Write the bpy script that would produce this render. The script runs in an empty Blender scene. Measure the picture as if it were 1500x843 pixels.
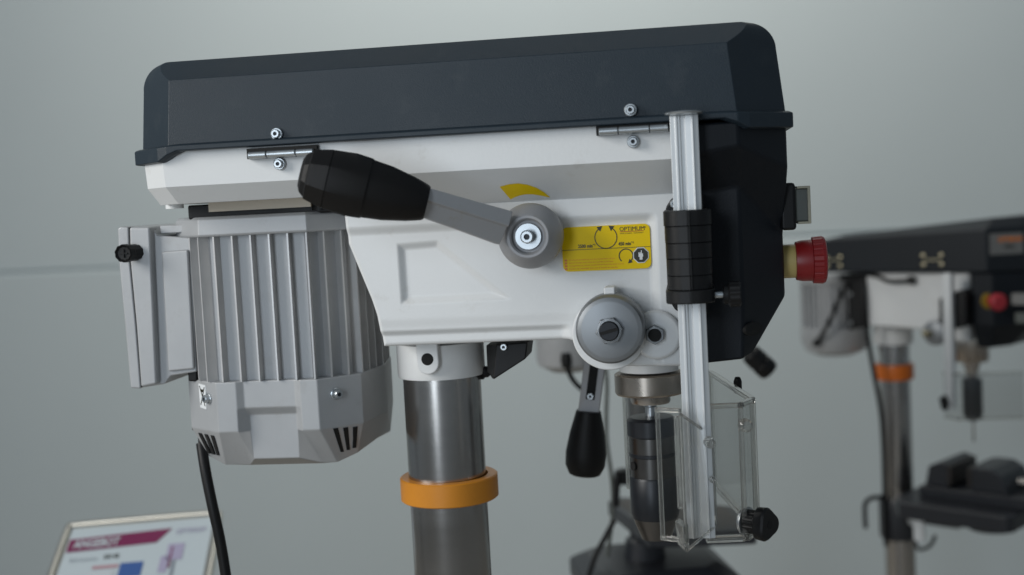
import bpy, math, random
from mathutils import Vector, Matrix
random.seed(4)
S = bpy.context.scene
C = S.collection
R = math.radians

# ------------------------------------------------------------------ camera
FPX = 1850.0                       # focal length in pixels of a 1500 px wide picture
YAW, PITCH, ROLL = R(8.1), R(4.0), R(3.0)
F = Vector((-math.sin(YAW)*math.cos(PITCH), math.cos(YAW)*math.cos(PITCH), -math.sin(PITCH)))
R0 = Vector((math.cos(YAW), math.sin(YAW), 0)); U0 = R0.cross(F)
RT = R0*math.cos(ROLL) - U0*math.sin(ROLL)
UP = U0*math.cos(ROLL) + R0*math.sin(ROLL)
def ray(px, py): return F + RT*((px-750)/FPX) - UP*((py-421.5)/FPX)
CAM = -1.32*ray(650, 600)
def ray_pt(px, py, d): return CAM + ray(px, py)*d
cd = bpy.data.cameras.new('camera'); cam = bpy.data.objects.new('camera', cd); C.objects.link(cam)
cd.sensor_width = 36; cd.lens = FPX*36/1500; cd.clip_start = 0.05; cd.clip_end = 60
m = Matrix((RT, UP, -F)).transposed().to_4x4(); m.translation = CAM; cam.matrix_world = m
cd.dof.use_dof = True; cd.dof.focus_distance = 1.20; cd.dof.aperture_fstop = 3.5
S.camera = cam

# ------------------------------------------------------------------ world and lamps (indoor window light, added fill lamps)
w = bpy.data.worlds.new('World'); S.world = w; w.use_nodes = True
bg = w.node_tree.nodes['Background']; bg.inputs[0].default_value = (0.74, 0.88, 1.0, 1); bg.inputs[1].default_value = 0.20
def area(name, loc, target, sx, sy, power, col):
    l = bpy.data.lights.new(name, 'AREA'); l.shape = 'RECTANGLE'; l.size = sx; l.size_y = sy; l.energy = power; l.color = col
    o = bpy.data.objects.new(name, l); C.objects.link(o); o.location = loc
    o.rotation_euler = (Vector(target)-Vector(loc)).to_track_quat('-Z', 'Y').to_euler(); return o
area('window_light', (-2.1, -1.5, 1.15), (0.0, 0, 0.1), 1.2, 1.3, 51, (1.0, 0.985, 0.95))
area('wall_wash_light', (-0.1, 1.55, 2.0), (-0.1, 2.65, 0.7), 2.2, 0.5, 29, (1.0, 0.97, 0.90))  # unseen lamp added to brighten the upper wall and fade it downwards
area('front_fill_light', (-0.55, -2.5, 0.35), (0.1, 0, 0.0), 0.55, 1.5, 15, (0.80, 0.90, 1.0))  # added bluish fill, no real doorway; lights front faces and streaks the column
S.view_settings.view_transform = 'Standard'; S.view_settings.look = 'None'
S.view_settings.exposure = 0.0; S.view_settings.gamma = 1.0; S.view_settings.use_curve_mapping = False
S.render.engine = 'CYCLES'; S.cycles.use_denoising = True
S.cycles.max_bounces = 10; S.cycles.transparent_max_bounces = 24; S.cycles.transmission_bounces = 10

# ------------------------------------------------------------------ materials
def mat(name, col, rough=0.5, metal=0.0, var=0.0, vscale=8.0, bump=0.0, bscale=300.0, stretch=None,
        spec=0.5, coat=0.0, rvar=0.0, dirt=None, dscale=5.0, dlo=0.62, dhi=0.8, damt=0.4, aniso=0.0):
    M = bpy.data.materials.new(name); M.use_nodes = True
    nt = M.node_tree; N = nt.nodes; L = nt.links; p = N['Principled BSDF']
    p.inputs['Base Color'].default_value = (*col, 1); p.inputs['Roughness'].default_value = rough
    p.inputs['Metallic'].default_value = metal; p.inputs['Specular IOR Level'].default_value = spec
    p.inputs['Coat Weight'].default_value = coat; p.inputs['Anisotropic'].default_value = aniso
    tc = N.new('ShaderNodeTexCoord'); src = tc.outputs['Object']
    if stretch:
        mp = N.new('ShaderNodeMapping'); mp.inputs['Scale'].default_value = stretch; L.new(src, mp.inputs[0]); src2 = mp.outputs[0]
    else: src2 = src
    out = None
    if var > 0 or rvar > 0:
        n = N.new('ShaderNodeTexNoise'); n.inputs['Scale'].default_value = vscale; n.inputs['Detail'].default_value = 6
        n.inputs['Roughness'].default_value = 0.6; L.new(src2, n.inputs[0])
        if var > 0:
            cr = N.new('ShaderNodeMapRange'); cr.inputs[1].default_value = 0.25; cr.inputs[2].default_value = 0.75
            cr.inputs[3].default_value = 1-var; cr.inputs[4].default_value = 1+var; L.new(n.outputs[0], cr.inputs[0])
            mx = N.new('ShaderNodeVectorMath'); mx.operation = 'SCALE'; mx.inputs[0].default_value = col
            L.new(cr.outputs[0], mx.inputs['Scale']); L.new(mx.outputs[0], p.inputs['Base Color']); out = mx.outputs[0]
        if rvar > 0:
            rr = N.new('ShaderNodeMapRange'); rr.inputs[1].default_value = 0.25; rr.inputs[2].default_value = 0.75
            rr.inputs[3].default_value = max(0.03, rough-rvar); rr.inputs[4].default_value = rough+rvar
            L.new(n.outputs[0], rr.inputs[0]); L.new(rr.outputs[0], p.inputs['Roughness'])
    if dirt:
        d = N.new('ShaderNodeTexNoise'); d.inputs['Scale'].default_value = dscale; d.inputs['Detail'].default_value = 9
        d.inputs['Roughness'].default_value = 0.7; L.new(src, d.inputs[0])
        dr = N.new('ShaderNodeMapRange'); dr.inputs[1].default_value = dlo; dr.inputs[2].default_value = dhi
        dr.inputs[4].default_value = damt; L.new(d.outputs[0], dr.inputs[0])
        mm = N.new('ShaderNodeMix'); mm.data_type = 'RGBA'; L.new(dr.outputs[0], mm.inputs[0])
        if out: L.new(out, mm.inputs[6])
        else: mm.inputs[6].default_value = (*col, 1)
        mm.inputs[7].default_value = (*dirt, 1); L.new(mm.outputs[2], p.inputs['Base Color'])
    if bump > 0:
        b = N.new('ShaderNodeTexNoise'); b.inputs['Scale'].default_value = bscale; b.inputs['Detail'].default_value = 3
        L.new(src2, b.inputs[0]); bp = N.new('ShaderNodeBump'); bp.inputs['Strength'].default_value = bump
        bp.inputs['Distance'].default_value = 0.001; L.new(b.outputs[0], bp.inputs['Height']); L.new(bp.outputs[0], p.inputs['Normal'])
    return M
LID = mat('charcoal_moulded_plastic', (0.017, 0.027, 0.037), 0.44, spec=0.34, var=0.16, vscale=7, bump=0.2, bscale=900, rvar=0.08,
          dirt=(0.075, 0.085, 0.09), dscale=26, dlo=0.56, dhi=0.85, damt=0.35)
DARKC = mat('dark_cover_plastic', (0.0075, 0.010, 0.014), 0.48, spec=0.25, var=0.1, vscale=9, bump=0.2, bscale=900, rvar=0.05)
WHITE = mat('white_enamel', (0.74, 0.75, 0.75), 0.36, var=0.015, vscale=6, bump=0.10, bscale=300, rvar=0.05,
            dirt=(0.34, 0.29, 0.22), dscale=24, dlo=0.60, dhi=0.84, damt=0.38)
ALU = mat('cast_aluminium_paint', (0.42, 0.43, 0.44), 0.46, 0.25, var=0.07, vscale=14, bump=0.18, bscale=1400, rvar=0.07,
          dirt=(0.20, 0.18, 0.15), dscale=20, dlo=0.57, dhi=0.85, damt=0.4)
FIN = mat('bare_fin_aluminium', (0.56, 0.56, 0.56), 0.4, 0.35, var=0.08, vscale=25, rvar=0.06, dirt=(0.25, 0.22, 0.18), dscale=20, dlo=0.6, dhi=0.85, damt=0.4)
LIDB = mat('dark_belt_cover_plastic', (0.011, 0.014, 0.018), 0.48, spec=0.28, var=0.1, vscale=9, bump=0.2, bscale=600)
ALU2 = mat('grey_die_cast_zinc', (0.34, 0.34, 0.35), 0.45, 0.2, var=0.05, vscale=25, bump=0.15, bscale=1200,
           dirt=(0.34, 0.27, 0.16), dscale=14, dlo=0.56, dhi=0.8, damt=0.5)
ARM = mat('lever_arm_metal', (0.46, 0.46, 0.47), 0.42, 0.3, var=0.04, vscale=15, bump=0.1, bscale=900,
          dirt=(0.34, 0.26, 0.14), dscale=22, dlo=0.56, dhi=0.75, damt=0.5)
STEEL = mat('ground_steel', (0.44, 0.42, 0.40), 0.24, 1.0, var=0.03, vscale=4, bump=0.02, bscale=60, stretch=(1, 1, 10), rvar=0.03, aniso=0.4)
STEELR = mat('turned_steel', (0.42, 0.37, 0.32), 0.3, 1.0, var=0.08, vscale=30, rvar=0.06, aniso=0.4)
ZINC = mat('zinc_plated', (0.50, 0.53, 0.55), 0.32, 0.9, var=0.04, vscale=60, rvar=0.05)
DISC = mat('zinc_pressed_disc', (0.27, 0.285, 0.30), 0.46, 0.7, var=0.10, vscale=20, rvar=0.07)
RAIL = mat('anodised_aluminium', (0.66, 0.68, 0.69), 0.42, 0.4, var=0.03, vscale=12,
           dirt=(0.25, 0.25, 0.25), dscale=60, dlo=0.68, dhi=0.8, damt=0.4)
BLK = mat('black_plastic', (0.0075, 0.0075, 0.008), 0.45, spec=0.3, var=0.1, vscale=20, bump=0.15, bscale=900, rvar=0.05)
GRIP = mat('black_soft_grip', (0.0060, 0.0055, 0.0055), 0.5, spec=0.28, var=0.1, vscale=20, bump=0.2, bscale=1200, rvar=0.05)
HOLE = mat('deep_black', (0.004, 0.004, 0.004), 0.8)
CHUCK = mat('burnished_chuck_steel', (0.011, 0.013, 0.017), 0.38, 0.2, var=0.1, vscale=40, rvar=0.06)
ORANGE = mat('orange_moulded_ring', (0.62, 0.235, 0.018), 0.42, var=0.04, vscale=20, bump=0.15, bscale=600)
RED = mat('red_button', (0.30, 0.012, 0.014), 0.38, var=0.05, vscale=30)
YEL = mat('pale_yellow_plastic', (0.62, 0.48, 0.18), 0.4)
LABY = mat('yellow_label_print', (0.86, 0.60, 0.0), 0.42, spec=0.2, var=0.02, vscale=20)
INK = mat('black_print', (0.02, 0.017, 0.006), 0.4)
OINK = mat('orange_print', (0.75, 0.20, 0.01), 0.4)
RINK = mat('red_print', (0.42, 0.04, 0.01), 0.4)
WINK = mat('white_print', (0.75, 0.77, 0.78), 0.4)
GREYF = mat('grey_switch_frame', (0.10, 0.11, 0.10), 0.4)
PALEF = mat('beige_switch_rim', (0.36, 0.34, 0.26), 0.4)
WALLM = mat('wall_panel_paint', (0.487, 0.542, 0.555), 0.55, var=0.02, vscale=1.2, bump=0.05, bscale=90)
FLOORM = mat('hall_floor', (0.42, 0.38, 0.33), 0.5, var=0.08, vscale=3, bump=0.1, bscale=60)
TABLEM = mat('dark_cast_iron_paint', (0.020, 0.022, 0.027), 0.4, var=0.1, vscale=10, bump=0.2, bscale=200)
BROWN = mat('dark_brown_jaw', (0.035, 0.028, 0.024), 0.5, var=0.2, vscale=20)
BRASS = mat('yellow_zinc_screw', (0.42, 0.38, 0.26), 0.35, 0.8)
PAPER = mat('poster_paper', (0.48, 0.54, 0.57), 0.35)
MAG = mat('magenta_print', (0.17, 0.012, 0.07), 0.4)
BLUEP = mat('blue_print', (0.04, 0.10, 0.30), 0.4)
STEELD = mat('dark_ground_steel', (0.13, 0.125, 0.12), 0.28, 1.0, var=0.1, vscale=20, rvar=0.05)
LILAC = mat('lilac_print', (0.36, 0.33, 0.46), 0.4)
GPRINT = mat('grey_print', (0.22, 0.25, 0.29), 0.4)
FRAMEM = mat('brushed_frame', (0.45, 0.44, 0.40), 0.4, 0.8, var=0.05, vscale=30)
PLATEM = mat('silver_name_plate', (0.17, 0.17, 0.165), 0.5, 0.2)

def clear(name, tint, refl, rough):
    M = bpy.data.materials.new(name); M.use_nodes = True; nt = M.node_tree; N = nt.nodes; L = nt.links
    N.remove(N['Principled BSDF']); o = N['Material Output']
    t = N.new('ShaderNodeBsdfTransparent'); t.inputs[0].default_value = (*tint, 1)
    g = N.new('ShaderNodeBsdfGlossy'); g.inputs[0].default_value = (0.9, 0.92, 0.92, 1); g.inputs['Roughness'].default_value = rough
    lw = N.new('ShaderNodeLayerWeight'); lw.inputs[0].default_value = refl
    n = N.new('ShaderNodeTexNoise'); n.inputs['Scale'].default_value = 35; n.inputs['Detail'].default_value = 5
    tc = N.new('ShaderNodeTexCoord'); L.new(tc.outputs['Object'], n.inputs[0])
    ad = N.new('ShaderNodeMath'); ad.operation = 'MULTIPLY_ADD'; L.new(n.outputs[0], ad.inputs[0]); ad.inputs[1].default_value = 0.06
    pw_ = N.new('ShaderNodeMath'); pw_.operation = 'POWER'; pw_.inputs[1].default_value = 4.0; lw.inputs[0].default_value = 0.5
    L.new(lw.outputs['Facing'], pw_.inputs[0]); sc_ = N.new('ShaderNodeMath'); sc_.operation = 'MULTIPLY_ADD'; sc_.inputs[1].default_value = 0.55; sc_.inputs[2].default_value = refl
    L.new(pw_.outputs[0], sc_.inputs[0]); L.new(sc_.outputs[0], ad.inputs[2])
    mx = N.new('ShaderNodeMixShader'); L.new(ad.outputs[0], mx.inputs[0]); L.new(t.outputs[0], mx.inputs[1]); L.new(g.outputs[0], mx.inputs[2])
    L.new(mx.outputs[0], o.inputs[0]); return M
CLEAR = clear('clear_plastic_sheet', (0.91, 0.91, 0.905), 0.03, 0.07)
EDGE = bpy.data.materials.new('clear_plastic_edge'); EDGE.use_nodes = True
_p = EDGE.node_tree.nodes['Principled BSDF']; _p.inputs['Transmission Weight'].default_value = 0.92
_p.inputs['Base Color'].default_value = (0.78, 0.775, 0.745, 1); _p.inputs['Roughness'].default_value = 0.07; _p.inputs['IOR'].default_value = 1.49


# ------------------------------------------------------------------ geometry helpers
class B:
    def __init__(s): s.v = []; s.f = []
    def add(s, vs, fs):
        o = len(s.v); s.v += [Vector(p) for p in vs]; s.f += [tuple(i+o for i in q) for q in fs]; return s
    def box(s, x0, x1, y0, y1, z0, z1):
        return s.add([(x0,y0,z0),(x1,y0,z0),(x1,y1,z0),(x0,y1,z0),(x0,y0,z1),(x1,y0,z1),(x1,y1,z1),(x0,y1,z1)],
                     [(0,3,2,1),(4,5,6,7),(0,1,5,4),(1,2,6,5),(2,3,7,6),(3,0,4,7)])
    def loft(s, rings, cap=True, closed=True):
        n = len(rings[0]); vs = [p for r in rings for p in r]; fs = []
        for k in range(len(rings)-1):
            for i in range(n if closed else n-1):
                j = (i+1) % n; fs.append((k*n+i, k*n+j, (k+1)*n+j, (k+1)*n+i))
        if cap:
            fs.append(tuple(range(n))[::-1]); fs.append(tuple((len(rings)-1)*n+i for i in range(n)))
        return s.add(vs, fs)
    def prism_y(s, xz, y0, y1):              # outline in x,z pushed along y
        return s.loft([[(x, y0, z) for x, z in xz], [(x, y1, z) for x, z in xz]])
    def prism_z(s, xy, z0, z1):
        return s.loft([[(x, y, z0) for x, y in xy], [(x, y, z1) for x, y in xy]])
    def lathe(s, prof, c, axis, n=48, cap=True, ph=0.0):   # prof: (radius, distance along axis)
        a = Vector(axis).normalized(); t = Vector((0, 0, 1)) if abs(a.z) < 0.9 else Vector((1, 0, 0))
        e1 = t.cross(a).normalized(); e2 = a.cross(e1); c = Vector(c)
        rings = [[c + a*h + (e1*math.cos(ph+2*math.pi*i/n) + e2*math.sin(ph+2*math.pi*i/n))*r for i in range(n)] for r, h in prof]
        return s.loft(rings, cap)
    def tube(s, pts, r, n=12):
        pts = [Vector(p) for p in pts]
        out = []
        for i in range(len(pts)-1):           # smooth path
            p0 = pts[max(i-1, 0)]; p1 = pts[i]; p2 = pts[i+1]; p3 = pts[min(i+2, len(pts)-1)]
            for k in range(6):
                t = k/6; out.append(0.5*((2*p1)+(-p0+p2)*t+(2*p0-5*p1+4*p2-p3)*t*t+(-p0+3*p1-3*p2+p3)*t**3))
        out.append(pts[-1]); rings = []; prev = None
        for i, p in enumerate(out):
            d = (out[min(i+1, len(out)-1)]-out[max(i-1, 0)]).normalized()
            if prev is None: e = d.orthogonal().normalized()
            else: e = (prev - d*prev.dot(d)).normalized()
            prev = e; g = d.cross(e)
            rings.append([p + (e*math.cos(2*math.pi*k/n)+g*math.sin(2*math.pi*k/n))*r for k in range(n)])
        return s.loft(rings)
    def xf(s, M, start=0):
        for i in range(start, len(s.v)): s.v[i] = M @ s.v[i]
        return s
    def build(s, name, material, parent=None, bevel=0.0, seg=2, ang=32, label=None, kind=None, flat=False):
        lo = Vector([min(p[k] for p in s.v) for k in range(3)]); hi = Vector([max(p[k] for p in s.v) for k in range(3)])
        c = (lo+hi)/2
        me = bpy.data.meshes.new(name); me.from_pydata([p-c for p in s.v], [], s.f); me.materials.append(material)
        import bmesh
        bm = bmesh.new(); bm.from_mesh(me); bmesh.ops.recalc_face_normals(bm, faces=bm.faces); bm.to_mesh(me); bm.free()
        o = bpy.data.objects.new(name, me); C.objects.link(o)
        if not flat: me.shade_smooth()
        if bevel > 0:
            b = o.modifiers.new('bevel', 'BEVEL'); b.width = bevel; b.segments = seg; b.limit_method = 'ANGLE'; b.angle_limit = R(17)
            b.harden_normals = True
        elif not flat: me.set_sharp_from_angle(angle=R(ang))
        o.location = c
        if parent is not None:
            o.parent = parent; o.location = c - Vector(parent.get('_o', (0, 0, 0)))
        if parent is None or '_o' in parent: o['_o'] = c
        else: o['_o'] = c
        if label: o['label'] = label
        if kind: o['kind'] = kind
        return o

def thing(name, label, cat, loc, rz=0.0, group=None):
    o = bpy.data.objects.new(name, None); C.objects.link(o); o.empty_display_size = 0.1
    o.location = loc; o.rotation_euler = (0, 0, rz); o['label'] = label; o['category'] = cat
    if group: o['group'] = group
    return o

class Frame:          # a machine's own axes: x along the head, y away from its near side, z up
    def __init__(s, ox, oy, a): s.o = Vector((ox, oy, 0)); s.a = a; s.m = Matrix.Rotation(-a, 3, 'Z')
    def at(s, px, py, Y):
        c = s.m @ (CAM-s.o); d = s.m @ ray(px, py); t = (Y-c.y)/d.y; return c + d*t
    def xz(s, px, py, Y): p = s.at(px, py, Y); return (p.x, p.z)
    def at_x(s, px, py, X):
        c = s.m @ (CAM-s.o); d = s.m @ ray(px, py); t = (X-c.x)/d.x; return c + d*t
FLOOR = CAM.z - 1.42

def screw(parent, p, r, h, material=None, axis=(0, -1, 0), washer=True, name='screw'):
    b = B(); a = Vector(axis)
    if washer: b.lathe([(r*1.35, -0.002), (r*1.35, 0.0012), (r*1.2, 0.0018)], p, axis, 24)
    b.lathe([(r*0.95, 0.0015), (r, h*0.5), (r*0.97, h*0.85), (r*0.8, h), (r*0.45, h), (r*0.42, h*0.45)], p, axis, 24)
    o = b.build(name, material or ZINC, parent)
    B().lathe([(r*0.44, h*0.40), (r*0.44, h*0.6)], p, axis, 6).build('hex_socket', CHUCK, o)
    return o

def text(s, parent, p, width, material, name='lettering', height=None, M=None, bold=0.0, depth=0.0002):
    cu = bpy.data.curves.new(name, 'FONT'); cu.body = s; cu.extrude = 0.0; cu.offset = bold; cu.resolution_u = 3
    t = bpy.data.objects.new('tmp', cu); C.objects.link(t); dg = bpy.context.evaluated_depsgraph_get()
    me = bpy.data.meshes.new_from_object(t.evaluated_get(dg)); bpy.data.objects.remove(t)
    xs = [v.co.x for v in me.vertices]; ys = [v.co.y for v in me.vertices]
    w = max(xs)-min(xs); h = max(ys)-min(ys); cx = (max(xs)+min(xs))/2; cy = (max(ys)+min(ys))/2
    sx = width/w; sy = height/h if height else sx
    if M is None: M = Matrix(((1, 0, 0), (0, 0, 1), (0, 1, 0)))   # writing stands in x,z facing -y
    if not isinstance(M, Matrix): M = Matrix(M)
    for v in me.vertices: v.co = M @ Vector(((v.co.x-cx)*sx, (v.co.y-cy)*sy, 0))
    me.materials.append(material); me.name = name
    o = bpy.data.objects.new(name, me); C.objects.link(o); o.parent = parent
    o.location = Vector(p) - Vector(parent.get('_o', (0, 0, 0))); o['_o'] = Vector(p); return o

def plan(xl, xr, yn, yf, c):
    return [(xl, yn+c), (xl+c, yn), (xr-c, yn), (xr, yn+c), (xr, yf-c), (xr-c, yf), (xl+c, yf), (xl, yf-c)]
def smooth(t): t = max(0, min(1, t)); return t*t*(3-2*t)
def interp(tab, x):
    if x <= tab[0][0]: return tab[0][1]
    for (a, b), (c, d) in zip(tab, tab[1:]):
        if x <= c: return b+(d-b)*(x-a)/(c-a)
    return tab[-1][1]
def sdf(poly, x, z):       # signed distance, negative inside
    d = 1e9; ins = False; n = len(poly)
    for i in range(n):
        ax, az = poly[i]; bx, bz = poly[(i+1) % n]; ex, ez = bx-ax, bz-az
        t = max(0, min(1, ((x-ax)*ex+(z-az)*ez)/(ex*ex+ez*ez)))
        d = min(d, math.hypot(x-ax-ex*t, z-az-ez*t))
        if (az > z) != (bz > z) and x < ex*(z-az)/ez+ax: ins = not ins
    return -d if ins else d

# ------------------------------------------------------------------ setting: wall, floor
WY = 2.75
fr0 = Frame(0, 0, 0)
seam = fr0.at(600, 372, WY).z
wall = B().box(-4.5, 5.5, WY+0.012, WY+0.10, FLOOR, 3.2).build('wall', WALLM, kind='structure')
B().box(-4.5, 5.5, WY, WY+0.011, seam+0.004, 3.2).build('wall_panel', WALLM, wall, bevel=0.003, seg=3)
B().box(-4.5, 5.5, WY-0.020, WY+0.011, FLOOR, seam-0.003).build('wall_panel', WALLM, wall, bevel=0.012, seg=4)
B().box(-4.5, 5.5, -5, WY+0.1, FLOOR-0.05, FLOOR).build('floor', FLOORM, kind='structure')

# ================================================================== MAIN DRILL PRESS
f = Frame(0, 0, 0); P = f.at; X = f.xz
YU, YL = -0.145, -0.105
press = thing('drill_press', 'large white and charcoal pillar drill press in sharp focus, black lever grip in front', 'drill press', (0, 0, FLOOR))
press['_o'] = Vector((0, 0, FLOOR))

# --- column, foot, ring
B().lathe([(0.0405, FLOOR+0.03), (0.0405, P(650, 505, 0).z)], (0, 0, 0), (0, 0, 1), 96).build('column', STEEL, press)
B().prism_z(plan(-0.16, 0.36, -0.18, 0.18, 0.03), FLOOR, FLOOR+0.04).build('foot_plate', TABLEM, press, bevel=0.006)
zr = P(652, 712, 0).z
B().lathe([(0.0412, -0.0122), (0.0498, -0.0122), (0.0512, -0.0110), (0.0512, 0.0110), (0.0498, 0.0122), (0.0412, 0.0122), (0.0412, -0.0122)],
          (0.0015, 0, zr), (0, 0, 1), 96, cap=False).build('depth_ring', ORANGE, press)
zc = P(645, 558, -0.045).z
col = B().lathe([(0.0415, zc+0.002), (0.0445, zc), (0.0455, zc+0.003), (0.0455, P(645, 500, 0).z)], (0, 0, 0), (0, 0, 1), 96).build('column_collar', WHITE, press)
lx, lz = X(627, 526, -0.05)
pts = [(lx-0.011, lz+0.02)] + [(lx+0.0115*math.cos(a), lz-0.004+0.0115*math.sin(a)) for a in [math.pi+math.pi*k/14 for k in range(15)]] + [(lx+0.011, lz+0.02)]
lug = B().prism_y(pts, -0.0535, -0.035).build('lug', WHITE, col, bevel=0.0015)
b = B().lathe([(0.0062, 0), (0.0055, 0.0006), (0.0052, 0.0008)], (lx, -0.0535, lz), (0, -1, 0), 32); b.build('bolt_hole', HOLE, col)
screw(press, P(703, 545, 0.0) + Vector((0.002, 0, 0)), 0.006, 0.008, BLK, axis=(1, -0.3, 0), name='set_screw')

# --- belt lid
zf0 = P(600, 202, YU-0.012).z; zf1 = P(600, 193, YU-0.012).z; zw = P(600, 94, YU).z; zt = P(600, 66, YU+0.032).z
xl = P(205, 200, -0.10).x+0.004; xr = P(1155, 160, -0.10).x-0.003
rings = []
cc = 0.045
rings.append([(x, y, zf1-0.002) for x, y in plan(xl, xr, YU-0.005, 0.15, cc)])
RC = 0.026
def lplan(ex, ey, c):
    x0, x1, y0, y1 = xl+0.003+ex, xr-0.006-ex, YU+0.0001+ey, 0.145-ey; k = YU+cc
    return [(x0, k), (x0+c, y0), (x1-c, y0), (x1, k), (x1, -k), (x1-c, y1), (x0+c, y1), (x0, -k)]
lv = sorted([zt-RC+RC*math.sin(k/10*math.pi/2) for k in range(11)]+[zw])
for z in lv:
    ex = RC*(1-math.sqrt(max(0, 1-max(0.0, (z-zt+RC)/RC)**2))) if z > zt-RC else 0
    t = max(0.0, (z-zw)/(zt-zw))
    rings.append([(x, y, z) for x, y in lplan(ex, 0.033*t, cc*(1-t)+0.008*t)])
lid = B().loft(rings).build('belt_cover', LID, press, bevel=0.0045, seg=3)
# flange with lower ends
fp = []
def flange(off):
    e = 0.006+off; x0, x1 = xl-e, xr+e; y0, y1 = YU-0.005-e, 0.156+off; c = cc; dz = -0.0095
    return [(x0, y0+c, dz), (x0+c*0.9, y0+c*0.1, dz), (x0+c+0.006, y0, dz*0.4), (x0+c+0.016, y0, 0), (x1-c-0.016, y0, 0), (x1-c-0.006, y0, dz*0.4), (x1-c*0.9, y0+c*0.1, dz), (x1, y0+c, dz),
            (x1, y1, dz), (x0, y1, dz)]
fl = flange(0); fi = flange(-0.004); fn = flange(-0.0085)
B().loft([[(x, y, zf1-0.001) for x, y, d in fn], [(x, y, zf0+d+0.001) for x, y, d in fn], [(x, y, zf0+d) for x, y, d in fi], [(x, y, zf0+d+0.001) for x, y, d in fl],
          [(x, y, zf1+d*0.1) for x, y, d in fl], [(x, y, zf1+0.002+d*0.1) for x, y, d in fi], [(x, y, zf1-0.001) for x, y, d in fn]], cap=False).build('rim', LID, lid, bevel=0.0010)

# --- belt housing (white upper box)
zu = P(700, 249, YU).z; zs = P(700, 299, YL).z
bx0 = P(213, 240, -0.11).x; bx1 = P(1020, 200, YU).x; c2 = 0.032
def wring(x0, x1, y0, z, c): return [(x0, y0+c, z), (x0+c, y0, z), (x1, y0, z), (x1, 0.15, z), (x0+c, 0.15, z), (x0, 0.15-c, z)]
zs2 = P(262, 299, YU+0.018).z; xm = P(497, 290, -0.12).x
bb = B().loft([wring(bx0+0.006, xm, YU+0.018, zs2, c2), wring(bx0+0.002, xm, YU, zu, c2), wring(bx0, xm, YU-0.001, zf0+0.004, c2)], cap=True)
def mring(y0, z): return [(xm, y0, z), (bx1, y0, z), (bx1, 0.15, z), (xm, 0.15, z)]
bb.loft([mring(YL+0.002, zs), mring(YU, zu), mring(YU-0.001, zf0+0.004)])
bh = bb.build('belt_housing', WHITE, press, ang=30)
# --- head casting with moulded relief on its near side
lefttab = sorted([(X(px, py, YL)[1], X(px, py, YL)[0]) for px, py in [(502, 300), (508, 358), (522, 392), (542, 440), (550, 464), (558, 509)]])
bot = [X(px, py, YL) for px, py in [(558, 510), (700, 504.5), (832, 499), (842, 502), (852, 515), (863, 526), (878, 534), (894, 538), (940, 538.5), (1024, 536)]]
xR = P(1024, 400, YL).x
zA, zB_ = P(900, 313, YL).z, P(900, 328, YL).z
z467, z484, z494 = P(700, 462, YL).z, P(700, 480, YL).z, P(700, 490, YL).z
trap = [X(579, 357, YL), X(640, 352, YL), X(750, 440, YL), X(585, 448, YL)]
xfield = P(966, 380, YL).x
def relief(x, z):
    d = 0.0
    d += 0.0042*smooth((zA-z)/(zA-zB_))*smooth((xfield-0.012*(z-zs)/0.05*0 - x)/0.010)*1.0
    d += 0.0010*smooth((z467-z)/(z467-z484)) + 0.0048*smooth((z484-z)/(z484-z494))*smooth((P(838, 480, YL).x-x)/0.012) if x < P(845, 480, YL).x else 0
    s_ = sdf(trap, x, z)
    if s_ < 0: d += 0.0042*smooth(-s_/0.0075)
    return d
def clus(n, a=0.6):
    return [0.5-0.5*math.cos(math.pi*i/n)*a - 0.5*(1-2*i/n)*(1-a) for i in range(n+1)]
NU, NV = 300, 130
us, vs_ = clus(NU), clus(NV, 0.7)
g = B(); vs = []
xmid = 0.0
for v in vs_:
    for u in us:
        x = bot[0][0]+u*(xR-bot[0][0]); z = 0
        for _ in range(4):
            z = interp(bot, x); z = z+v*(zs-z); xx = interp(lefttab, z); x = xx+u*(xR-xx)
        e = min(u*(xR-bot[0][0]), v*(zs-interp(bot, x))); rr = 0.004
        rd = rr*(1-math.sqrt(max(0, 1-(1-min(e, rr)/rr)**2))) if e < rr else 0
        vs.append((x, YL+relief(x, z)+rd, z))
W = NU+1
fs = [(j*W+i, j*W+i+1, (j+1)*W+i+1, (j+1)*W+i) for j in range(NV) for i in range(NU)]
g.add(vs, fs)
loop = [i for i in range(W)] + [j*W+NU for j in range(1, NV+1)] + [NV*W+i for i in range(NU-1, -1, -1)] + [j*W for j in range(NV-1, 0, -1)]
o = len(g.v); g.v += [Vector((g.v[i].x, 0.105, g.v[i].z)) for i in loop]; n = len(loop)
g.f += [(loop[i], loop[(i+1) % n], o+(i+1) % n, o+i) for i in range(n)]; g.f.append(tuple(range(o, o+n)))
head = g.build('head_casting', WHITE, press, ang=50)

# --- yellow speed arc printed on the sloping face
def slopeY(z): return YL+0.002 + (YU-YL-0.002)*(z-zs)/(zu-zs)
def on_slope(px, py):
    Y = -0.12
    for _ in range(12): p = P(px, py, Y); Y = slopeY(p.z)
    return Vector((p.x, Y-0.0006, p.z))
top = [(732, 274), (745, 270.5), (759, 269), (773, 271), (786, 275.5), (797, 282), (806, 289.5)]
inn = [(748, 292.5), (755, 289), (762, 286.5), (771, 285), (780, 285), (790, 286.5), (803, 289.2)]
vv = [on_slope(*p) for p in top] + [on_slope(*p) for p in inn]
B().add(vv, [(i, i+7, i+8, i+1) for i in range(6)]).build('speed_arc', LABY, press, flat=True)

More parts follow.
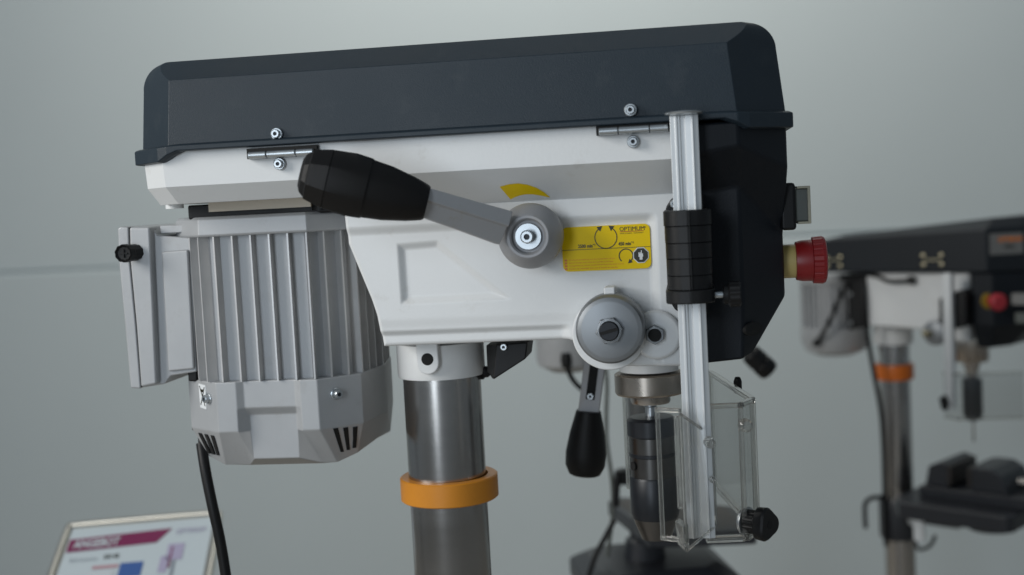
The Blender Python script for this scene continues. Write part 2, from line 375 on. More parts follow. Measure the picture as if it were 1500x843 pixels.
# --- dark front cover
def DC(px, py, Y): return P(px, py, Y)
xA = P(1021, 300, YL).x+0.0015; xB3 = P(1086, 300, YU).x; xE = P(1156, 300, -0.10).x
zc1 = P(1050, 224, YU-0.003).z; zc2 = P(1050, 281, YL-0.006).z; ztop = zf0-0.002
zE1 = P(1156, 245, -0.10).z; zE2 = P(1153, 345, -0.09).z
zb = P(1060, 531, YL).z; zbB = P(1092, 527, YL-0.006).z; zk = P(1070, 443, YL-0.006).z; zkE = P(1155, 436, -0.08).z
YU2, YL2 = YU-0.004, YL-0.008; CH = 0.05
xEl = xE-0.004
def frow(zA_, zB, zE_, Y, xb, xe, ch): return [(xA, Y, zA_), (xb, Y, zB), (xe, Y+ch, zE_), (xe, 0.10, zE_), (xA, 0.10, zA_)]
fc = B().loft([
    [(xA, YL2+0.004, zb), (xB3-0.002, YL2+0.004, zbB), (P(1101, 524, -0.08).x, YL2+0.03, zbB+0.001), (P(1101, 524, -0.08).x, 0.10, zbB+0.001), (xA, 0.10, zb)],
    frow(zk, zk+0.001, zkE, YL2, xB3, xEl, CH),
    frow(zc2, zc2+0.004, zE2, YL2, xB3, xEl, CH),
    frow(zc1, zc1+0.005, zE1, YU2, xB3, xE, CH),
    frow(ztop, ztop, ztop, YU2, xB3, xE, CH)]).build('front_cover', DARKC, press, bevel=0.003, seg=3)
# oval recess near the lower corner
Yo = -0.09
for _ in range(8):
    oc = P(1104, 482, Yo); to = (oc.x-xB3)/(xEl-xB3); Yo = YL2+CH*to
oc = Vector((oc.x, Yo, oc.z))
b = B().lathe([(0.0085, -0.004), (0.0085, 0.0006), (0.007, 0.0010)], (0, 0, 0), (0, 0, 1), 32)
b.xf(Matrix.Translation(oc) @ Matrix.Rotation(math.atan2(CH, xEl-xB3), 4, 'Z') @ Matrix.Rotation(R(90), 4, 'X') @ Matrix.Diagonal((1.5, 0.75, 1, 1))); b.build('screw_recess', HOLE, press)

# --- hinges and screws on the near side
def hinge(x0, x1, y):
    a = P(x0, y[0], YU-0.010); c = P(x1, y[1], YU-0.010); z = (a.z+c.z)/2; Lh = c.x-a.x
    h = B().box(a.x-0.0025, c.x+0.0025, YU-0.0075, YU-0.001, z-0.0050, z+0.0045).build('hinge', HOLE, press)
    for t0, t1 in ((0.0, 0.275), (0.285, 0.725), (0.735, 1.0)):
        B().lathe([(0.0028, 0), (0.0034, 0.0006), (0.0034, Lh*(t1-t0)-0.0006), (0.0028, Lh*(t1-t0))], (a.x+Lh*t0, YU-0.0098, z-0.0018), (1, 0, 0), 20).build('hinge_knuckle', ZINC, h)
hinge(364, 459, (225.5, 219.5)); hinge(877, 979, (190, 184.5))
for px, py, Y in ((405.5, 196.5, YU-0.004), (409.5, 240.5, YU-0.001), (923.5, 161.5, YU-0.006), (927.5, 208, YU-0.001)):
    screw(press, P(px, py, Y-0.002), 0.0042, 0.006)

# --- speed lever: hub, bar, grip
hc = P(773, 347, -0.150)
hub = B().lathe([(0.026, -0.045), (0.030, -0.03), (0.0302, -0.018), (0.029, -0.014), (0.0205, 0.0), (0.019, 0.0012), (0.0168, 0.0012), (0.0152, -0.0005), (0.0148, -0.006), (0.0, -0.006)],
                hc, (0, -1, 0), 72, cap=False).build('lever_hub', ALU2, press)
B().lathe([(0.0123, -0.006), (0.0123, -0.0035), (0.0118, -0.003), (0.004, -0.003)], hc, (0, -1, 0), 40).build('washer', ZINC, hub)
screw(hub, hc+Vector((0, -0.003, 0)) + Vector((0, 0.002, 0)), 0.0062, 0.0065, washer=False, name='hub_screw')
gB = P(622, 297, -0.205); gA = P(453, 256, -0.228)
hN = P(738, 334, -0.158)
ax = (hN-gB).normalized(); upv = Vector((0, 0, 1)); sd = (upv-ax*upv.dot(ax)).normalized(); ot = ax.cross(sd)
if ot.y > 0: ot = -ot
def sect(c, h, t, k): return [c+sd*a_*h+ot*b_*t for a_, b_ in k]
K = [(1, -0.6), (0.95, 1.0), (0.08, 1.0), (0.02, 0.62), (-1, 0.0), (-0.95, -1.0), (0.9, -1.0)]
B().loft([sect(gB-ax*0.010, 0.0125, 0.0085, K), sect(gB.lerp(hN, 0.5), 0.0142, 0.009, K), sect(hN+ax*0.0, 0.0160, 0.0095, K)]).build('lever_arm', ARM, press, bevel=0.001)
ga = (gB-gA); Lg = ga.length; ga.normalize()
gs = (upv-ga*upv.dot(ga)).normalized(); go = ga.cross(gs)
def gring(t, r, n=8, sq=0.0, N=48):
    out = []
    for i in range(N):
        th = 2*math.pi*i/N; m_ = math.pi/n; q = ((th+m_) % (2*m_))-m_
        rad = r*((math.cos(m_)/math.cos(q))*(sq)+(1-sq)); out.append(gA+ga*t+(gs*math.cos(th)+go*math.sin(th))*rad*1.0)
    return out
gp = [(-0.0045, 0.0165), (0.000, 0.0232), (0.018, 0.0272), (0.0200, 0.0275), (0.0203, 0.0269), (0.0212, 0.0269), (0.0215, 0.0276),
      (0.045, 0.0283), (0.062, 0.0272), (0.064, 0.0262), (0.085, 0.0245), (0.110, 0.0202), (0.1203, 0.0178)]
gp = [(t*Lg/0.126, r) for t, r in gp]+[(Lg, 0.0160), (Lg+0.002, 0.0148)]
grip = B().loft([gring(t, r, 8, 0.85 if t < 0.02 else 0.35 if t < 0.10 else 0.15) for t, r in gp]).build('lever_grip', GRIP, press, ang=24)
B().loft([gring(-0.0075, 0.0125, 8, 1), gring(-0.0050, 0.0180, 8, 1), gring(0.002, 0.0240, 8, 1), gring(0.016, 0.0272, 8, 0.9)]).build('grip_cap', GRIP, grip, bevel=0.0008)

# --- spring cover, second boss
kc = P(893, 484, -0.145)
lz_ = P(893, 484, YL-0.001)
B().lathe([(0.0345, 0), (0.0345, 0.010), (0.0335, 0.011)], P(893, 487, YL+0.002), (0, -1, 0), 64).build('spring_boss', WHITE, press, bevel=0.001)
kn = B().lathe([(0.0315, -0.035), (0.0320, -0.033), (0.0320, -0.014), (0.0314, -0.006), (0.0294, -0.0020), (0.0262, -0.0006), (0.0255, -0.0004), (0.0180, 0.0003), (0.0130, 0.0012), (0.008, 0.0014)], kc, (0, -1, 0), 72).build('spring_cover', DISC, press)
nut = B().lathe([(0.0118, 0.001), (0.0128, 0.0022), (0.0128, 0.0060), (0.0120, 0.0080), (0.0106, 0.0083), (0.0104, 0.003)], kc, (0, -1, 0), 6, ph=R(8)).build('lock_nut', DISC, press, bevel=0.0004)
B().lathe([(0.0112, 0.003), (0.0112, 0.0078), (0.0092, 0.0082), (0.0089, 0.003)], kc, (0, -1, 0), 40).build('nut_face', DISC, nut)
B().lathe([(0.0089, 0.002), (0.0089, 0.0092), (0.0080, 0.0104)], kc, (0, -1, 0), 32).build('slotted_shaft', CHUCK, nut)
b = B().box(-0.0082, 0.0082, -0.0112, -0.0098, -0.0014, 0.0014).xf(Matrix.Translation(kc) @ Matrix.Rotation(R(-14), 4, 'Y')); b.build('shaft_slot', HOLE, nut)
t0 = P(893, 427, -0.125)
B().box(t0.x-0.0052, t0.x+0.0052, -0.128, YL, t0.z-0.012, t0.z+0.004).build('cover_tab', WHITE, press, bevel=0.0015)
b2 = P(962, 491, YL-0.006)
bo = B().lathe([(0.0232, -0.004), (0.0228, 0.0000), (0.0205, 0.0022)], b2, (0, -1, 0), 56).build('shaft_boss', WHITE, press, bevel=0.0012)
B().lathe([(0.0092, 0.001), (0.0092, 0.0095), (0.0086, 0.0102), (0.0074, 0.0102), (0.0072, 0.007)], P(959.5, 489.5, YL-0.006), (0, -1, 0), 6, ph=R(30)).build('hex_nut', DISC, bo, bevel=0.0004)
B().lathe([(0.0080, 0.006), (0.0080, 0.0098), (0.0062, 0.0101), (0.0060, 0.006)], P(959.5, 489.5, YL-0.006), (0, -1, 0), 32).build('nut_face', DISC, bo)
B().lathe([(0.0061, 0.0050), (0.0061, 0.0100)], P(959.5, 489.5, YL-0.006), (0, -1, 0), 28).build('dark_socket', HOLE, bo)

# --- yellow instruction label
LY = YL+0.0042-0.0015
def lab(px, py): return X(px, py, LY)
c4 = [(822, 333), (950.5, 328.5), (952.5, 390.5), (824.5, 398)]
a0 = P(822, 333, LY); a1 = P(951.5, 328.5, LY); a2 = P(824.5, 398, LY)
Lx0, Lx1, Lz1, Lz0 = a0.x, a1.x, (a0.z+a1.z)/2, a2.z-0.0004
def rrect(x0, x1, z0, z1, r, n=6):
    out = []
    for cx, cz, s0 in ((x1-r, z1-r, 0), (x0+r, z1-r, 90), (x0+r, z0+r, 180), (x1-r, z0+r, 270)):
        out += [(cx+r*math.cos(R(s0+90*k/n)), cz+r*math.sin(R(s0+90*k/n))) for k in range(n+1)]
    return out
label = B().prism_y(rrect(Lx0, Lx1, Lz0, Lz1, 0.0055), LY-0.0006, LY+0.003).build('instruction_label', LABY, press)
LW, LH = Lx1-Lx0, Lz1-Lz0
PY = LY-0.0009
def lp(u, v): return Vector((Lx0+LW*u, PY, Lz1-LH*v))     # u,v measured on the label's picture: 0..1
def strip(p, q, wd, name, material, parent=label):
    p, q = Vector(p), Vector(q); d = (q-p).normalized(); nrm = Vector((-d.z, 0, d.x))*wd/2
    return B().add([p+nrm, q+nrm, q-nrm, p-nrm], [(0, 1, 2, 3)]).build(name, material, parent, flat=True)
strip(lp(0.0, 0.515), lp(1.0, 0.485+0.03), 0.00045, 'dividing_line', INK)
def arc(u, v, rad, a_0, a_1, wd, name, heads):
    c = lp(u, v); n = 40; vs = []
    for i in range(n+1):
        a = R(a_0+(a_1-a_0)*i/n)
        for rr in (rad-wd/2, rad+wd/2): vs.append((c.x+rr*math.cos(a), PY, c.z+rr*math.sin(a)))
    b = B().add(vs, [(2*i, 2*i+1, 2*i+3, 2*i+2) for i in range(n)])
    for ha, s_, hl in heads:
        a = R(ha); q = Vector((c.x+rad*math.cos(a), PY, c.z+rad*math.sin(a))); t = Vector((-math.sin(a), 0, math.cos(a)))*s_
        nn = Vector((math.cos(a), 0, math.sin(a))); b.add([q+t*hl, q-nn*hl*0.62-t*hl*0.1, q+nn*hl*0.62-t*hl*0.1], [(0, 1, 2)])
    return b.build(name, INK, label, flat=True)
arc(0.502, 0.265, 0.0103, 128, 412, 0.0008, 'speed_range_arrow', [(128, -1, 0.0044), (52, 1, 0.0044)])
arc(0.72, 0.70, 0.0064, 228, -45, 0.0009, 'rotation_arrow', [(-48, -1, 0.0036)])
text('OPTIMUM', label, lp(0.80, 0.095), LW*0.28, INK, height=0.0038)
text('®', label, lp(0.950, 0.075), 0.0013, INK, 'trademark_sign')
strip(lp(0.66, 0.155), lp(0.93, 0.155), 0.0005, 'red_rule', RINK)
text('MASCHINEN - GERMANY', label, lp(0.795, 0.195), LW*0.265, INK, height=0.0010)
text('2500 min⁻¹', label, lp(0.28, 0.44), LW*0.195, INK, height=0.0034, bold=0.03)
text('450 min⁻¹', label, lp(0.725, 0.425), LW*0.17, INK, height=0.0034, bold=0.03)
for k, (s_, wd) in enumerate((('Drehzahlverstellung nur bei laufendem Motor', 0.53), ('Speed change only while the spindle is turning', 0.50),
                    ('Changement de vitesse seulement lorsque la broche tourne', 0.62), ('Cambio de velocidad solo con el motor en marcha', 0.55))):
    text(s_, label, lp(0.07+wd/2, 0.745+k*0.065), LW*wd, OINK, height=0.0014)
    q = lp(0.035, 0.745+k*0.065); B().add([(q.x-0.0012, PY, q.z-0.0009), (q.x+0.0012, PY, q.z-0.0009), (q.x+0.0012, PY, q.z+0.0009), (q.x-0.0012, PY, q.z+0.0009)], [(0, 1, 2, 3)]).build('language_mark', OINK, label, flat=True)
q = lp(0.888, 0.70)
B().lathe([(0.0078, 0), (0.0078, 0.0002)], q, (0, -1, 0), 8, ph=R(22.5)).build('sign_border', WINK, label, flat=True)
B().lathe([(0.0070, 0), (0.0070, 0.0005)], q, (0, -1, 0), 8, ph=R(22.5)).build('sign_field', INK, label, flat=True)
hb = B(); y_ = q.y-0.0007
for x0, x1, z0, z1 in ((-0.0022, 0.0020, -0.0015, 0.0016), (-0.0013, 0.0013, -0.0042, -0.0015), (0.0002, 0.0010, 0.0016, 0.0046), (-0.0022, -0.0014, 0.0016, 0.0026), (-0.0010, -0.0002, 0.0016, 0.0028)):
    hb.add([(q.x+x0, y_, q.z+z0), (q.x+x1, y_, q.z+z0), (q.x+x1, y_, q.z+z1), (q.x+x0, y_, q.z+z1)], [(0, 1, 2, 3)])
hb.build('hand_symbol', WINK, label, flat=True)

# --- guard rail (extruded profile) and its black holder
RY = -0.178
r0 = P(1006, 168, RY); r1 = P(1022, 792, RY); rxc = P(1007, 300, RY).x
wR = 0.0245
prof = [(-0.5, 0.0), (-0.33, 0.0), (-0.33, -0.06), (-0.24, -0.06), (-0.24, 0.02), (-0.14, 0.02), (-0.14, 0.14), (0.02, 0.14), (0.02, 0.0), (0.26, -0.02), (0.26, -0.10), (0.32, -0.10), (0.32, -0.02), (0.5, 0.03), (0.5, 0.62), (-0.5, 0.62)]
rp = [(rxc+wR*a_, RY+0.006+wR*0.75*b_) for a_, b_ in prof]
rail = B().prism_z(rp, r1.z, r0.z).build('guard_rail', RAIL, press, bevel=0.0006)
B().lathe([(0.012, -0.0025), (0.0165, -0.0015), (0.0170, -0.0002), (0.0160, 0.0006), (0.004, 0.0016)], (rxc+0.0002, RY+0.008, r0.z+0.0025), (0, 0, 1), 40).build('rail_cap', ZINC, rail)
hy0, hy1 = -0.196, -0.110
def hring(z, s_, c=0.011):
    x0, x1 = P(976, 370, -0.175).x, P(1042, 370, -0.175).x
    x0 -= s_; x1 += s_; y0 = hy0-s_; rr = 0.017; o_ = [(x0, -0.10, z)]
    for k in range(8): a_ = math.pi+k/7*math.pi/2; o_.append((x0+rr+rr*math.cos(a_), y0+rr+rr*math.sin(a_), z))
    for k in range(1, 4): o_.append((x0+rr+(x1-x0-2*rr)*k/4, y0-0.0006*(1-abs(k-2)/2), z))
    for k in range(8): a_ = 1.5*math.pi+k/7*math.pi/2; o_.append((x1-rr+rr*math.cos(a_), y0+rr+rr*math.sin(a_), z))
    return o_+[(x1, -0.10, z)]
ys = [308, 331, 356, 379, 404, 425]
hz_ = [P(1011, y, -0.19).z for y in ys]
holder = B().loft([hring(hz_[0], -0.0012), hring(hz_[-1], -0.0012)]).build('rail_holder', BLK, press)
for k in range(5):
    t_, b_ = hz_[k], hz_[k+1]
    s_ = (0.0012, 0.0006, 0.0003, 0.0001, -0.0002)[k]
    B().loft([hring(b_+0.0002, s_-0.0005), hring(b_+0.0005, s_), hring(t_-0.0005, s_), hring(t_-0.0002, s_-0.0005)]).build('holder_segment', BLK, holder, ang=30)
B().loft([hring(P(1011, 445, -0.19).z, 0.0012), hring(P(1011, 445, -0.19).z+0.001, 0.0018), hring(hz_[-1]-0.001, 0.0018), hring(hz_[-1]-0.0002, 0.0012)]).build('holder_collar', BLK, holder, ang=30)
x0 = P(976, 370, -0.175).x
B().box((x0+P(1047, 370, -0.175).x)/2-0.0004, (x0+P(1047, 370, -0.175).x)/2+0.0004, hy0-0.0036, hy0, hz_[-1]+0.001, hz_[0]-0.001).build('parting_line', BLK, holder)
fx0, fz1 = X(972, 287, -0.118); fz0 = P(980, 462, -0.118).z
pl_ = [(fx0+0.036, fz0), (fx0+0.014, fz0), (fx0+0.006, fz0+0.005), (fx0+0.001, fz0+0.014), (fx0, fz0+0.03), (fx0, fz1-0.02), (fx0+0.002, fz1-0.010), (fx0+0.007, fz1-0.003), (fx0+0.014, fz1), (fx0+0.036, fz1)]
B().prism_y(pl_, -0.122, -0.10).build('holder_plate', BLK, press, bevel=0.0015)
screw(press, P(988, 299, -0.124), 0.0042, 0.005, washer=False)
sc = P(1052, 432, -0.175)
B().lathe([(0.003, 0), (0.003, 0.016)], sc+Vector((-0.006, 0, 0)), (1, 0, 0), 16).build('clamp_spindle', ZINC, press)
kb = B(); rings = []
for t, r_ in ((0.004, 0.006), (0.005, 0.0085), (0.0085, 0.0085), (0.009, 0.0095), (0.010, 0.0112), (0.0185, 0.0112), (0.0195, 0.0098)):
    rings.append([(sc.x+t, sc.y+math.cos(2*math.pi*i/48)*r_*(1-0.06*(i % 4 < 2)*(r_ > 0.011)), sc.z+math.sin(2*math.pi*i/48)*r_*(1-0.06*(i % 4 < 2)*(r_ > 0.011))) for i in range(48)])
kb.loft(rings).build('clamp_knob', BLK, press)

# --- switch and emergency stop on the front end
sw = P(1158, 302, -0.045)
xe0 = xE-0.002
B().box(xe0-0.004, P(1162, 300, -0.045).x, -0.075, -0.015, P(1158, 336, -0.045).z, P(1158, 268, -0.045).z).build('switch_base', BLK, press, bevel=0.003)
sb = B().box(P(1160, 300, -0.045).x, P(1183, 300, -0.045).x, -0.068, -0.022, P(1172, 325, -0.06).z, P(1172, 276, -0.06).z).build('switch_box', GREYF, press, bevel=0.002)
xx = P(1182, 300, -0.045).x
for z0, z1, y0, y1 in ((P(1172, 328, -0.06).z, P(1172, 324.5, -0.06).z, -0.071, -0.019), (P(1172, 276.5, -0.06).z, P(1172, 273, -0.06).z, -0.071, -0.019),
                       (P(1172, 328, -0.06).z, P(1172, 273, -0.06).z, -0.0712, -0.068)):
    B().box(xx-(0.011 if y1 > -0.03 else 0.0015), xx+0.0012, y0, y1, z0, z1).build('switch_rim', PALEF, sb, bevel=0.0006)
ec = P(1156, 383, -0.03); sx_ = 0.00074
es = B().lathe([(0.0165, -0.006), (0.0165, 0.008)], ec, (1, 0, 0), 48).build('stop_button_collar', YEL, press)
B().lathe([(0.014, 0.005), (0.0187, 0.0062), (0.0200, 0.012), (0.0203, 0.022)], ec, (1, 0, 0), 48).build('stop_button', RED, press)
rg = []
for t, r_ in ((0.0215, 0.0205), (0.0222, 0.0225), (0.031, 0.0232), (0.0338, 0.0218), (0.0350, 0.019)):
    rg.append([(ec.x+t, ec.y+math.cos(2*math.pi*i/120)*r_*(1-0.035*(i % 5 == 0)*(r_ > 0.022)), ec.z+math.sin(2*math.pi*i/120)*r_*(1-0.035*(i % 5 == 0)*(r_ > 0.022))) for i in range(120)])
B().loft(rg).build('stop_button_head', RED, press, ang=20)

# --- spindle and chuck
qx = P(951, 560, 0).x
def Z(py, px=953, Y=0.0): return P(px, py, Y).z
def turned(name, rows, material, par=press, n=64):
    return B().lathe([(r_, Z(y)) for r_, y in rows], (qx, 0, 0), (0, 0, 1), n).build(name, material, par)
qx = P(951.5, 560, 0).x
turned('quill_collar', [(0.0300, 528), (0.0300, 542), (0.026, 543)], WHITE)
turned('quill_ring', [(0.0335, 545), (0.0355, 547), (0.0355, 573), (0.0340, 576), (0.02, 576.2)], STEELR)
turned('bearing_ring', [(0.0205, 575), (0.0205, 587), (0.0195, 590), (0.012, 590.5)], STEEL)
turned('spindle', [(0.0080, 588), (0.0080, 594), (0.0055, 596), (0.0055, 640)], ZINC)
chuck = turned('drill_chuck', [(0.008, 609), (0.0215, 610), (0.0250, 614), (0.0250, 636), (0.0240, 638)], CHUCK)
turned('chuck_band', [(0.0236, 636), (0.0236, 662)], STEELD, chuck)
turned('chuck_groove', [(0.0230, 660), (0.0241, 662), (0.0241, 666), (0.0230, 668)], CHUCK, chuck)
turned('chuck_band', [(0.0236, 667), (0.0236, 697)], STEELD, chuck)
turned('chuck_sleeve', [(0.0238, 696), (0.0250, 699), (0.0250, 748), (0.0235, 757)], CHUCK, chuck)
turned('chuck_nose', [(0.0230, 756), (0.0218, 764), (0.0150, 788), (0.008, 790)], STEELD, chuck)
b = B().lathe([(0.0045, 0), (0.0045, 0.0015)], (qx-0.0192, -0.0144, Z(678)), (-0.8, -0.6, 0), 20); b.build('key_hole', HOLE, chuck)

# --- black lamp wedge under the head, right of the column
wv = [P(712, 506, -0.03), P(727, 505, -0.065), P(773, 502, -0.065), P(770, 526, -0.065), P(722, 557, -0.065), P(714, 546, -0.03)]
b = B().add(wv + [p+Vector((0, 0.05, 0.0)) for p in wv], [(1, 2, 3, 4), (0, 1, 4, 5), (6, 11, 10, 7), (7, 10, 9, 8), (0, 6, 7, 1), (1, 7, 8, 2), (2, 8, 9, 3), (3, 9, 10, 4), (4, 10, 11, 5), (5, 11, 6, 0)])
wedge = b.build('lamp_housing', BLK, press, bevel=0.0015)
screw(wedge, P(738, 508.5, -0.066), 0.0035, 0.003, washer=False)

# --- far feed lever with bulb grip
ly = 0.135
pa, pb = P(874, 512, ly), P(862, 607, ly)
d = (pb-pa).normalized(); sdv = Vector((0, 1, 0)).cross(d)
def quad(c, wd, y0, y1): return [c-sdv*wd+Vector((0, y0, 0)), c+sdv*wd+Vector((0, y0, 0)), c+sdv*wd+Vector((0, y1, 0)), c-sdv*wd+Vector((0, y1, 0))]
feed = B().loft([quad(pa-d*0.08, 0.0125, -0.006, 0.006), quad(pb, 0.0118, -0.006, 0.006)]).build('feed_lever', ALU2, press, bevel=0.001)
B().loft([quad(pa-d*0.08, 0.005, -0.0066, -0.005), quad(pb-d*0.018, 0.005, -0.0066, -0.005)]).build('lever_slot', HOLE, feed)
screw(feed, pb-d*0.022+Vector((0, -0.0066, 0)), 0.004, 0.004, washer=False)
ge = P(856, 701, ly); gd = (ge-pb).normalized(); GL = (ge-pb).length
B().lathe([(0.0140, 0), (0.0150, 0.004), (0.0200, GL*0.35), (0.0232, GL*0.65), (0.0226, GL*0.85), (0.0180, GL*0.98), (0.015, GL), (0.008, GL*0.995)], pb-gd*0.004, gd, 40).build('feed_grip', GRIP, feed)

# --- motor
mx = P(424, 450, 0.02).x; MY = 0.02
def mplan(s_, ext=0.0):
    q = [(-0.092, -0.066), (-0.055, -0.100), (0.055, -0.100), (0.092, -0.066), (0.101, 0.0), (0.092, 0.066), (0.055, 0.1), (-0.055, 0.1), (-0.092, 0.066), (-0.101, 0.0)]
    return [(mx+x*s_, MY+y*s_) for x, y in q]
YM = MY-0.1
zm0 = P(400, 558, YM).z; zm1 = P(400, 343, YM).z; zm2 = P(400, 313, YM).z
motor = B().prism_z(mplan(0.89), zm0-0.002, zm1+0.002).build('motor_body', ALU, press)
B().loft([[(x, y, zm1) for x, y in mplan(1.0)], [(x, y, zm1+0.002) for x, y in mplan(1.015)], [(x, y, zm2-0.003) for x, y in mplan(1.01)], [(x, y, zm2) for x, y in mplan(0.985)]]).build('motor_top_plate', ALU, press, bevel=0.001)
pp = mplan(1.0); per = []
for i in range(len(pp)):
    a_, c_ = Vector(pp[i]), Vector(pp[(i+1) % len(pp)]); per.append((a_, c_, (c_-a_).length))
tot = sum(p[2] for p in per); NF = 36; shared = None
fz0_, fz1_ = zm0, zm1
for k in range(NF):
    s_ = (k+0.35)*tot/NF
    for a_, c_, l_ in per:
        if s_ <= l_: break
        s_ -= l_
    q = a_.lerp(c_, s_/l_); dirn = (q-Vector((mx, MY)))
    nrm = Vector((c_.y-a_.y, -(c_.x-a_.x))).normalized(); dirn = (dirn.normalized()*0.35+nrm*0.65).normalized()
    if shared is None:
        hh = (fz1_-fz0_)/2
        bb = B().loft([[(-0.0013, -0.018, z), (0.0013, -0.018, z), (0.0008, 0.0, z), (-0.0008, 0.0, z)] for z in (-hh, hh)])
        shared = bpy.data.meshes.new('fin'); shared.from_pydata(bb.v, [], bb.f); shared.materials.append(FIN)
    fo = bpy.data.objects.new('cooling_fin', shared); C.objects.link(fo); fo.parent = motor
    fo.location = Vector((q.x, q.y, (fz0_+fz1_)/2)) - Vector(motor['_o']); fo.rotation_euler = (0, 0, math.atan2(dirn.y, dirn.x)-math.pi/2)
# bottom shroud with pocket, ridges, louvres
zb1 = P(400, 632, YM).z; zb2 = P(400, 683, YM+0.02).z
xr1, xr2, xp1, xp2, xr3, xr4 = [P(v, 600, YM).x-mx for v in (318, 347, 357, 432, 441, 467)]
zpk = P(400, 598, YM).z; zpk2 = P(400, 609, YM).z; zbm = P(400, 672, YM+0.012).z
def shroud_ring(z, inset, yin, rec, zc_=None, dx=0.0, dz_side=0.0):
    s_ = 1.0-inset; yb = -0.100+yin; k_ = yin; zc_ = z if zc_ is None else zc_; zs_ = z+dz_side
    body = [(-0.092+k_*0.395, -0.066+k_*0.453, zs_), (xr1-k_*0.237, yb, z), (xr2-yin*0.05, yb, z), (xp1+dx, -0.100+rec, zc_), (xp2-dx, -0.100+rec, zc_), (xr3+yin*0.3, yb, z), (xr4+k_*0.237, yb, z), (0.092-k_*0.395, -0.066+k_*0.453, zs_), (0.101-k_*0.395, 0, zs_+dz_side), (0.092*s_, 0.066*s_, zs_), (0.055, 0.1*s_, z), (-0.055, 0.1*s_, z), (-0.092*s_, 0.066*s_, zs_), (-0.101*s_, 0, zs_)]
    return [(mx+x, MY+y, z_) for x, y, z_ in body]
shroud = B().loft([shroud_ring(zb2, 0.05, 0.030, 0.0115, zbm, 0.003, 0.006), shroud_ring(zb1, 0.004, 0, 0.0115, None, 0.002), shroud_ring(zpk2, 0.0, 0, 0.011, None, 0.002), shroud_ring(zpk, 0, 0, 0.004), shroud_ring(zm0, 0.0, 0, 0.004)]).build('motor_fan_shroud', ALU, press, bevel=0.0014)
def louvres(x0, x1, z0, z1, y0, y1, nn, lean):
    for k in range(nn):
        t = (k+0.5)/nn; x = x0+(x1-x0)*t; y = y0+(y1-y0)*t; wv_ = abs(x1-x0)/nn*0.26
        dx, dy = Vector((x1-x0, y1-y0)).normalized()
        B().loft([[(x-dx*wv_+lean, y-dy*wv_-0.0015+0.006, z0), (x+dx*wv_+lean, y+dy*wv_-0.0015+0.006, z0), (x+dx*wv_+lean, y+dy*wv_+0.02, z0), (x-dx*wv_+lean, y-dy*wv_+0.02, z0)],
                  [(x-dx*wv_, y-dy*wv_-0.0035, z1), (x+dx*wv_, y+dy*wv_-0.0035, z1), (x+dx*wv_, y+dy*wv_+0.02, z1), (x-dx*wv_, y-dy*wv_+0.02, z1)]]).build('louvre_slot', HOLE, shroud)
def facet(side, t, z):        # a point on the shroud's chamfer facet, t from the outer edge to the front ridge
    h = max(0.0, min(1.0, (zb1-z)/(zb1-zb2))); k_ = 0.030*h; xe_ = (xr4+k_*0.237) if side > 0 else (xr1-k_*0.237)
    a_ = Vector(((0.092-k_*0.395)*side, -0.066+k_*0.453)); c_ = Vector((xe_, -0.100+k_)); q_ = a_.lerp(c_, t)
    return Vector((mx+q_.x, MY+q_.y, z))
def fnorm(side):
    d_ = facet(side, 1, zb1)-facet(side, 0, zb1); n_ = Vector((d_.y, -d_.x, 0)).normalized()
    return n_ if n_.y < 0 else -n_
def on_facet(side, px, py):
    lo, hi = 0.0, 1.0; best = None
    for k in range(101):
        t = k/100; q_ = facet(side, t, 0); p_ = P(px, py, q_.y); e_ = abs(p_.x-q_.x)
        if best is None or e_ < best[0]: best = (e_, t, p_.z)
    return facet(side, best[1], best[2])
def slot(side, t, z0, z1, wt):
    n_ = fnorm(side); r = []
    for z in (z0, z1):
        a_, c_ = facet(side, t-wt, z), facet(side, t+wt, z)
        r.append([a_+n_*0.0007, c_+n_*0.0007, c_-n_*0.006, a_-n_*0.006])
    B().loft(r).build('louvre_slot', HOLE, shroud)
for k in range(3):
    slot(1, 0.66-0.23*k, zb2+0.011+0.001*k, zb1-0.001-0.001*k, 0.055)
    slot(-1, 0.25+0.24*k, zb2+0.011, zb1-0.005, 0.06)
screw(shroud, on_facet(1, 492, 577), 0.0045, 0.008, axis=fnorm(1))
screw(shroud, on_facet(-1, 306, 584), 0.0042, 0.006, axis=fnorm(-1))
st = [on_facet(-1, *q_) for q_ in ((291.5, 562), (301.5, 565), (303, 600), (294, 597))]
nf = fnorm(-1); off = nf*0.0006
sticker = B().add([p+off for p in st]+[p-off for p in st], [(0, 1, 2, 3), (7, 6, 5, 4), (0, 4, 5, 1), (1, 5, 6, 2), (2, 6, 7, 3), (3, 7, 4, 0)]).build('disposal_sticker', WINK, shroud, flat=True)
e = nf*0.0009; q4 = [p+e for p in st]
def stq(u_, v_): return q4[0].lerp(q4[1], u_).lerp(q4[3].lerp(q4[2], u_), v_)
for u0_, u1_ in ((0.15, 0.85), (0.85, 0.15)):
    B().add([stq(u0_-0.05, 0.08), stq(u0_+0.05, 0.08), stq(u1_+0.05, 0.88), stq(u1_-0.05, 0.88)], [(0, 1, 2, 3)]).build('cross_print', INK, sticker, flat=True)
B().add([stq(0.2, 0.2), stq(0.8, 0.2), stq(0.7, 0.32), stq(0.3, 0.32)], [(0, 1, 2, 3)]).build('bin_print', INK, sticker, flat=True)
